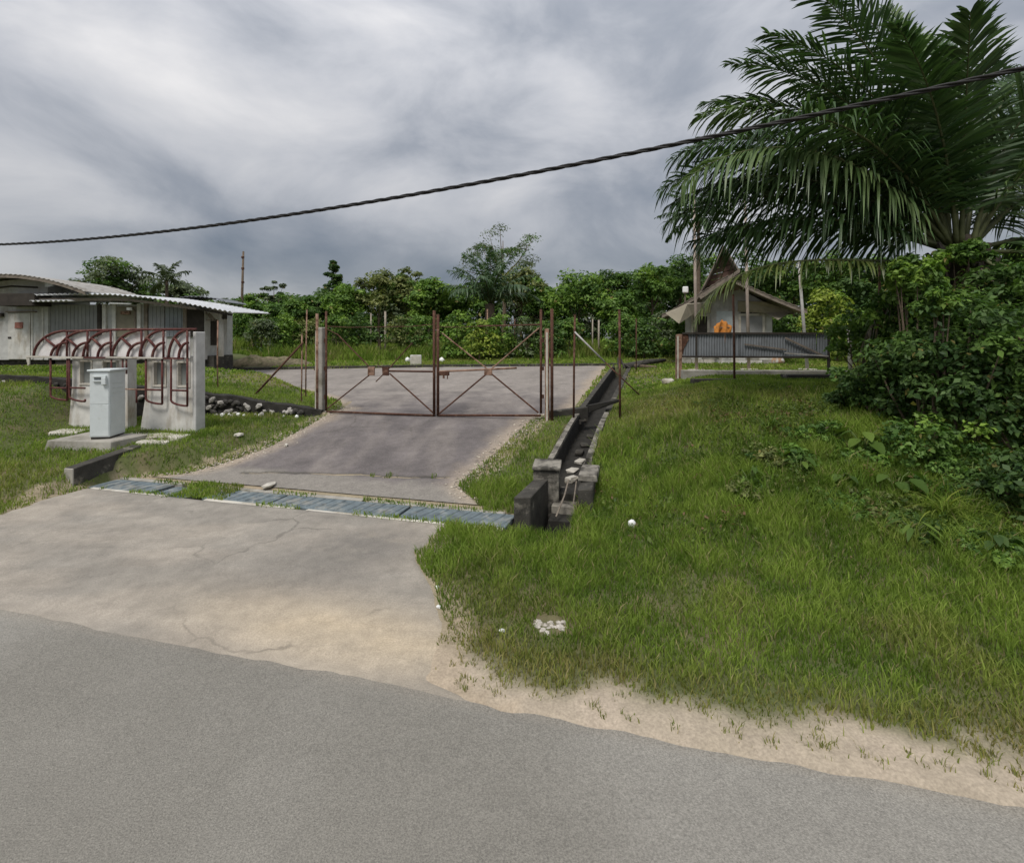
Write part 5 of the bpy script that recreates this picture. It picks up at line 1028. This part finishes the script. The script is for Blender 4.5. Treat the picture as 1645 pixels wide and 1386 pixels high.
def far_palms():
    for (u, v, Y, lab, n, L) in ((268, 452, 34, 'small palm poking up behind the shed roof', 10, 1.7), (1122, 352, 30, 'slim feathery palm behind the left tips of the big palm', 16, 2.6), (1700, 270, 11.5, 'second oil palm cut off by the right edge of the picture', 18, 4.3)):
        x = PX(u, Y); zg = gpoint(x, Y); cz = PZ(v, Y); r = np.random.RandomState(u); t = thing('palm_tree', lab, 'palm', (x, Y, zg)); q = .12 if u < 1500 else .36
        MB().tube([(x+.1, Y, zg-.2), (x, Y, (zg+cz)/2), (x, Y, cz)], [q*1.3, q, q*.7], 8).build('trunk', BARK, t, True)
        for i in range(n): frond(t, (x, Y, cz), R(i*137.5), R(80-i*(90/n)), L, R(60), 30 if u < 1500 else 70, .5 if u < 1500 else .85, .09 if u < 1500 else .05, PT if u > 1000 else ((.05, .07, .03), (.1, .13, .06)), r, rr=.025)
far_palms()
# ------------------------------------------------------------------ thicket on the right
def bush(label, u, v, Y, rx, rz, tone, seed, n=2600, leaf=.10, name='bush', asp=.55, group=None, ry=None):
    r = np.random.RandomState(3000+seed); x = PX(u, Y); z = PZ(v, Y); zg = float(hbase(x, Y)); t = thing(name, label, 'bush', (x, Y, zg), group); k = 26; d = unit(r.randn(k, 3)); cents = np.array([x, Y, z])+d*(r.rand(k)**.45)[:, None]*np.array([rx, ry or rx, rz])
    cents[:, 2] = np.maximum(cents[:, 2], hbase(cents[:, 0], cents[:, 1])+.05); V, Q, c = cluster_leaves(cents, np.full(k, min(rx, rz)*.42)*(.7+.6*r.rand(k)), n//k, leaf, tone, r, .85, asp, .35); npmesh('foliage', V, Q, None, c, LEAF, t)
    for i in range(7):
        c_ = cents[r.randint(k)]; MB().tube([(x+r.uniform(-.1, .1), Y+r.uniform(-.1, .1), zg-.1), ((x+c_[0])/2+r.uniform(-.1, .1), (Y+c_[1])/2, (zg+c_[2])/2), tuple(c_)], [.02, .015, .006], 5).build('stem', BARK, t)
bush('dark creeper mound at the left of the thicket, below the rusty post', 1410, 610, 8.9, .60, .50, 'dark', 1, 3600, .085)
bush('glossy dark bush in the middle of the thicket', 1475, 600, 8.2, .70, .75, 'dark', 2, 4200, .09)
bush('tall dark bush under the big palm trunk', 1555, 590, 7.6, .75, .95, 'dark', 3, 4600, .095)
bush('dark leafy bush at the right edge under the palm', 1640, 600, 7.2, .7, 1.1, 'dark', 4, 4200, .095)
bush('deep green bush low on the bank at the right edge', 1630, 800, 6.1, .55, .50, 'dark', 5, 3400, .08)
bush('mid green weedy bush halfway down the bank', 1500, 720, 7.2, .60, .40, 'mid', 6, 2800, .075)
bush('low creeping bush at the foot of the bank, far right', 1610, 905, 5.4, .42, .20, 'mid', 7, 2400, .07)
bush('small dark bush at the foot of the bank below the fern clump', 1490, 890, 5.75, .35, .16, 'dark', 8, 1600, .07)
bush('pale weedy bush left of the thicket', 1290, 745, 7.4, .30, .22, 'mid', 9, 1300, .08)
bush('brown and green low bush on the bank face', 1210, 790, 6.9, .36, .18, 'olive', 10, 1500, .06)
bush('bright vine mass climbing the palm trunk', 1500, 470, 7.75, .26, .55, 'bright', 11, 1900, .10)
bush('dark vine sheath round the lower palm trunk', 1530, 530, 8.6, .50, .62, 'dark', 21, 3600, .09)
bush('bright creeper draped over the palm crown base', 1548, 408, 8.8, .42, .26, 'mid', 23, 2200, .09)
bush('leafy creeper hanging left of the palm crown base', 1460, 440, 8.9, .34, .34, 'mid', 22, 1700, .09)
bush('dark hanging vine mass right of the palm trunk', 1610, 480, 8.2, .55, .6, 'dark', 12, 2600, .10)
bush('rounded bush behind the thicket on the crest', 1385, 545, 11.0, .7, .5, 'mid', 13, 2800, .10)
bush('leafy sapling bush between the rusty post and the palm', 1450, 500, 9.5, .55, .6, 'mid', 14, 2600, .10)
bush('broad low bush on the crest right of the kerb', 1370, 640, 9.6, .55, .22, 'dark', 15, 2200, .08)
bush('weedy bush at the bank face under the dark creeper mound', 1400, 760, 7.4, .50, .26, 'mid', 16, 2200, .075)
bush('dark trailing bush low on the bank at the right', 1560, 800, 6.6, .5, .35, 'dark', 17, 2800, .075)
bush('tangled olive weeds low on the bank, left of the narrow-leaved weed', 1420, 850, 6.2, .42, .16, 'olive', 31, 1800, .055)
bush('green creeper patch on the bank below the round-leaved weed', 1350, 840, 6.35, .36, .13, 'mid', 32, 1500, .055)
bush('dark creeper patch behind the long arching pale grass clump', 1540, 780, 6.6, .46, .26, 'dark', 33, 2200, .065)
bush('dull weed patch on the bank face left of the star-shaped weed', 1235, 735, 7.6, .42, .15, 'olive', 34, 1500, .055)
bush('leafy weed patch on the bank above the star-shaped weed', 1310, 695, 8.1, .45, .20, 'mid', 35, 1700, .06)
bush('low dark weeds at the bank foot, bottom of the thicket', 1570, 900, 5.6, .40, .14, 'mid', 36, 1600, .06)
# broad-leaved weeds: every leaf its own part
def weed(label, u, v, Y, n, ls, hgt, tone, seed, asp=.75, name='broadleaf_weed', group=None):
    r = np.random.RandomState(4000+seed); x = PX(u, Y); zg = float(h(x, Y)); t = thing(name, label, 'plant', (x, Y, zg), group); lo, hi = np.array(GREENS[tone][0]), np.array(GREENS[tone][1])
    for i in range(n):
        a = i*2.4+r.uniform(-.4, .4); rad = hgt*r.uniform(.25, .75); tipz = zg+hgt*r.uniform(.55, 1.1); c = Vector((x+math.cos(a)*rad, Y+math.sin(a)*rad, tipz)); st = MB().tube([(x, Y, zg-.03), (x+math.cos(a)*rad*.5, Y+math.sin(a)*rad*.5, zg+(tipz-zg)*.75), c], .006, 5).build('stalk', mat('green_stalk', (.10, .14, .04), .7, .2), t)
        L_ = ls*r.uniform(.7, 1.15); d = Vector((math.cos(a), math.sin(a), -.35)).normalized(); sd = d.cross(Vector((0, 0, 1))).normalized(); up = sd.cross(d)
        prof = [(0, .0), (.12, .55), (.35, 1.0), (.62, .82), (.85, .4), (1, 0)]; vs = []; fs = []
        for f, w_ in prof:
            base = c+d*L_*(f-.15)-Vector((0, 0, L_*.25*f*f)); ww = w_*L_*asp*.5; vs += [base-sd*ww+up*ww*.25, base, base+sd*ww+up*ww*.25]
        for k in range(len(prof)-1): fs += [(k*3, k*3+1, k*3+4, k*3+3), (k*3+1, k*3+2, k*3+5, k*3+4)]
        tt = r.rand(); col = (lo*(1-tt)+hi*tt)*1.15; npmesh('leaf', np.array([tuple(q) for q in vs]), np.array(fs), None, np.tile(col, (len(vs), 1)), LEAF, t, True)
weed('broad heart-leaved weed in front of the dark thicket', 1385, 705, 7.6, 9, .26, .34, 'bright', 1)
weed('large round-leaved weed low on the bank', 1440, 805, 6.6, 8, .22, .26, 'bright', 2, .95)
weed('small star-shaped broadleaf weed on the bank face', 1285, 760, 7.2, 8, .17, .26, 'bright', 3, .6)
weed('pale upright weed near the brown bush', 1205, 775, 6.9, 8, .11, .3, 'bright', 4, .5)
weed('narrow-leaved weed at the foot of the bank', 1470, 905, 5.65, 10, .20, .22, 'bright', 5, .3)
weed('glossy weed beside the round-leaved weed', 1350, 795, 6.8, 7, .16, .2, 'mid', 6, .8)
weed('yellowing long-leaved weed under the dark creeper mound', 1420, 680, 7.7, 5, .36, .26, 'yellow', 7, .3)
weed('low broad weed at the right foot of the bank', 1600, 880, 5.4, 9, .15, .2, 'mid', 8, .6)
weed('leafy weed among the trailing bushes', 1560, 740, 6.6, 9, .17, .3, 'mid', 9, .6)
# strappy clumps
def clump(label, u, v, Y, n, L, tone, seed):
    r = np.random.RandomState(5000+seed); x = PX(u, Y); zg = float(h(x, Y)); t = thing('grass_clump', label, 'plant', (x, Y, zg)); lo, hi = np.array(GREENS[tone][0]), np.array(GREENS[tone][1]); Vs = []; Qs = []; Cs = []
    a = r.rand(n)*6.283; e = r.uniform(.7, 1.45, n); ln = L*(.6+.5*r.rand(n)); k = 6
    for j in range(n):
        p = np.array([x+r.uniform(-.06, .06), Y+r.uniform(-.06, .06), zg-.02]); el = e[j]; o = len(Vs)*2; sd = np.array([-math.sin(a[j]), math.cos(a[j]), 0]); tt = r.rand(); col = (lo*(1-tt)+hi*tt)*1.2
        for i in range(k+1):
            w_ = .011*(1-(i/k)**2)+.001; Vs.append(np.stack([p-sd*w_, p+sd*w_])); Cs += [col, col]
            if i < k: b = len(Vs)*2-2; Qs.append((b, b+1, b+3, b+2))
            p = p+np.array([math.cos(el)*math.cos(a[j]), math.cos(el)*math.sin(a[j]), math.sin(el)])*ln[j]/k; el -= .32
    npmesh('blades', np.concatenate(Vs), np.array(Qs), None, np.array(Cs), LEAF, t)
    MB().tube([(x, Y, zg-.05), (x, Y, zg+.05)], [.05, .03], 6).build('crown_base', BARK, t)
clump('long arching pale grass clump on the bank below the palm', 1515, 850, 6.0, 46, .62, 'yellow', 1)
clump('upright bright grass clump near the crest of the bank', 1235, 672, 8.6, 40, .50, 'bright', 2)
clump('tussock with long drooping blades above the fern clump', 1590, 820, 6.2, 40, .6, 'olive', 3)
clump('grass clump hanging over the broken drain inlet', 850, 862, 6.6, 26, .22, 'bright', 4)
clump('sparse grass clump at the right wall of the drain inlet', 958, 862, 6.7, 26, .26, 'bright', 5)
clump('tussock left of the dark thicket on the bank', 1330, 690, 8.0, 36, .42, 'bright', 6)

def creepers():
    """leafy ground cover over the bank"""
    r = np.random.RandomState(77); n = 60000; x = r.uniform(1.2, 9.5, n); y = r.uniform(4.6, 11.5, n); s_ = S(x, y); w_ = sst(2.2, 3.4, s_)*sst(9.5, 7.5, s_)*(.25+.75*sst(2.2, 5.0, x))*sst(.44, .60, fbm(x, y, 1.4, 601)); k = (r.rand(n) < w_) & infront(x, y) & ~blocked(x, y); x, y = x[k], y[k]; n = len(x)
    hh = .03+.20*r.rand(n)*fbm(x, y, 2.0, 605); C = np.stack([x, y, hbase(x, y)+hh], 1); Nn = unit(UPV+r.randn(n, 3)*.55); V, Q = leaf_mesh(C, Nn, .030+.05*r.rand(n)**2, .62, r); t_ = r.rand(n)
    c = lerp3((.045, .080, .016), (.135, .185, .035), t_); br = (fbm(x, y, 1.8, 611) > .60) & (r.rand(n) < .5); c = np.where(br[:, None], np.array([.20, .13, .07]), c)
    tag(npmesh('creeping_weeds', V, Q, None, np.repeat(c, 4, 0), LEAF), 'low creeping leafy weeds spread over the bank', 'weeds', kind='stuff')
    x = r.uniform(1.5, 9.0, 26000); y = r.uniform(5.0, 10.5, 26000); k = (fbm(x, y, 1.2, 621) > .55) & (S(x, y) > 2.9) & infront(x, y) & ~blocked(x, y); x, y = x[k], y[k]
    blades(x, y, .16+.26*r.rand(len(x))*fbm(x, y, 2, 625), .009+.008*r.rand(len(x)), grass_col(x, y, len(x))*np.array([.95, 1.0, .9]), 'bank_tussocks', 'rank uneven tussock grass on the right bank', stiff=.9)
creepers()
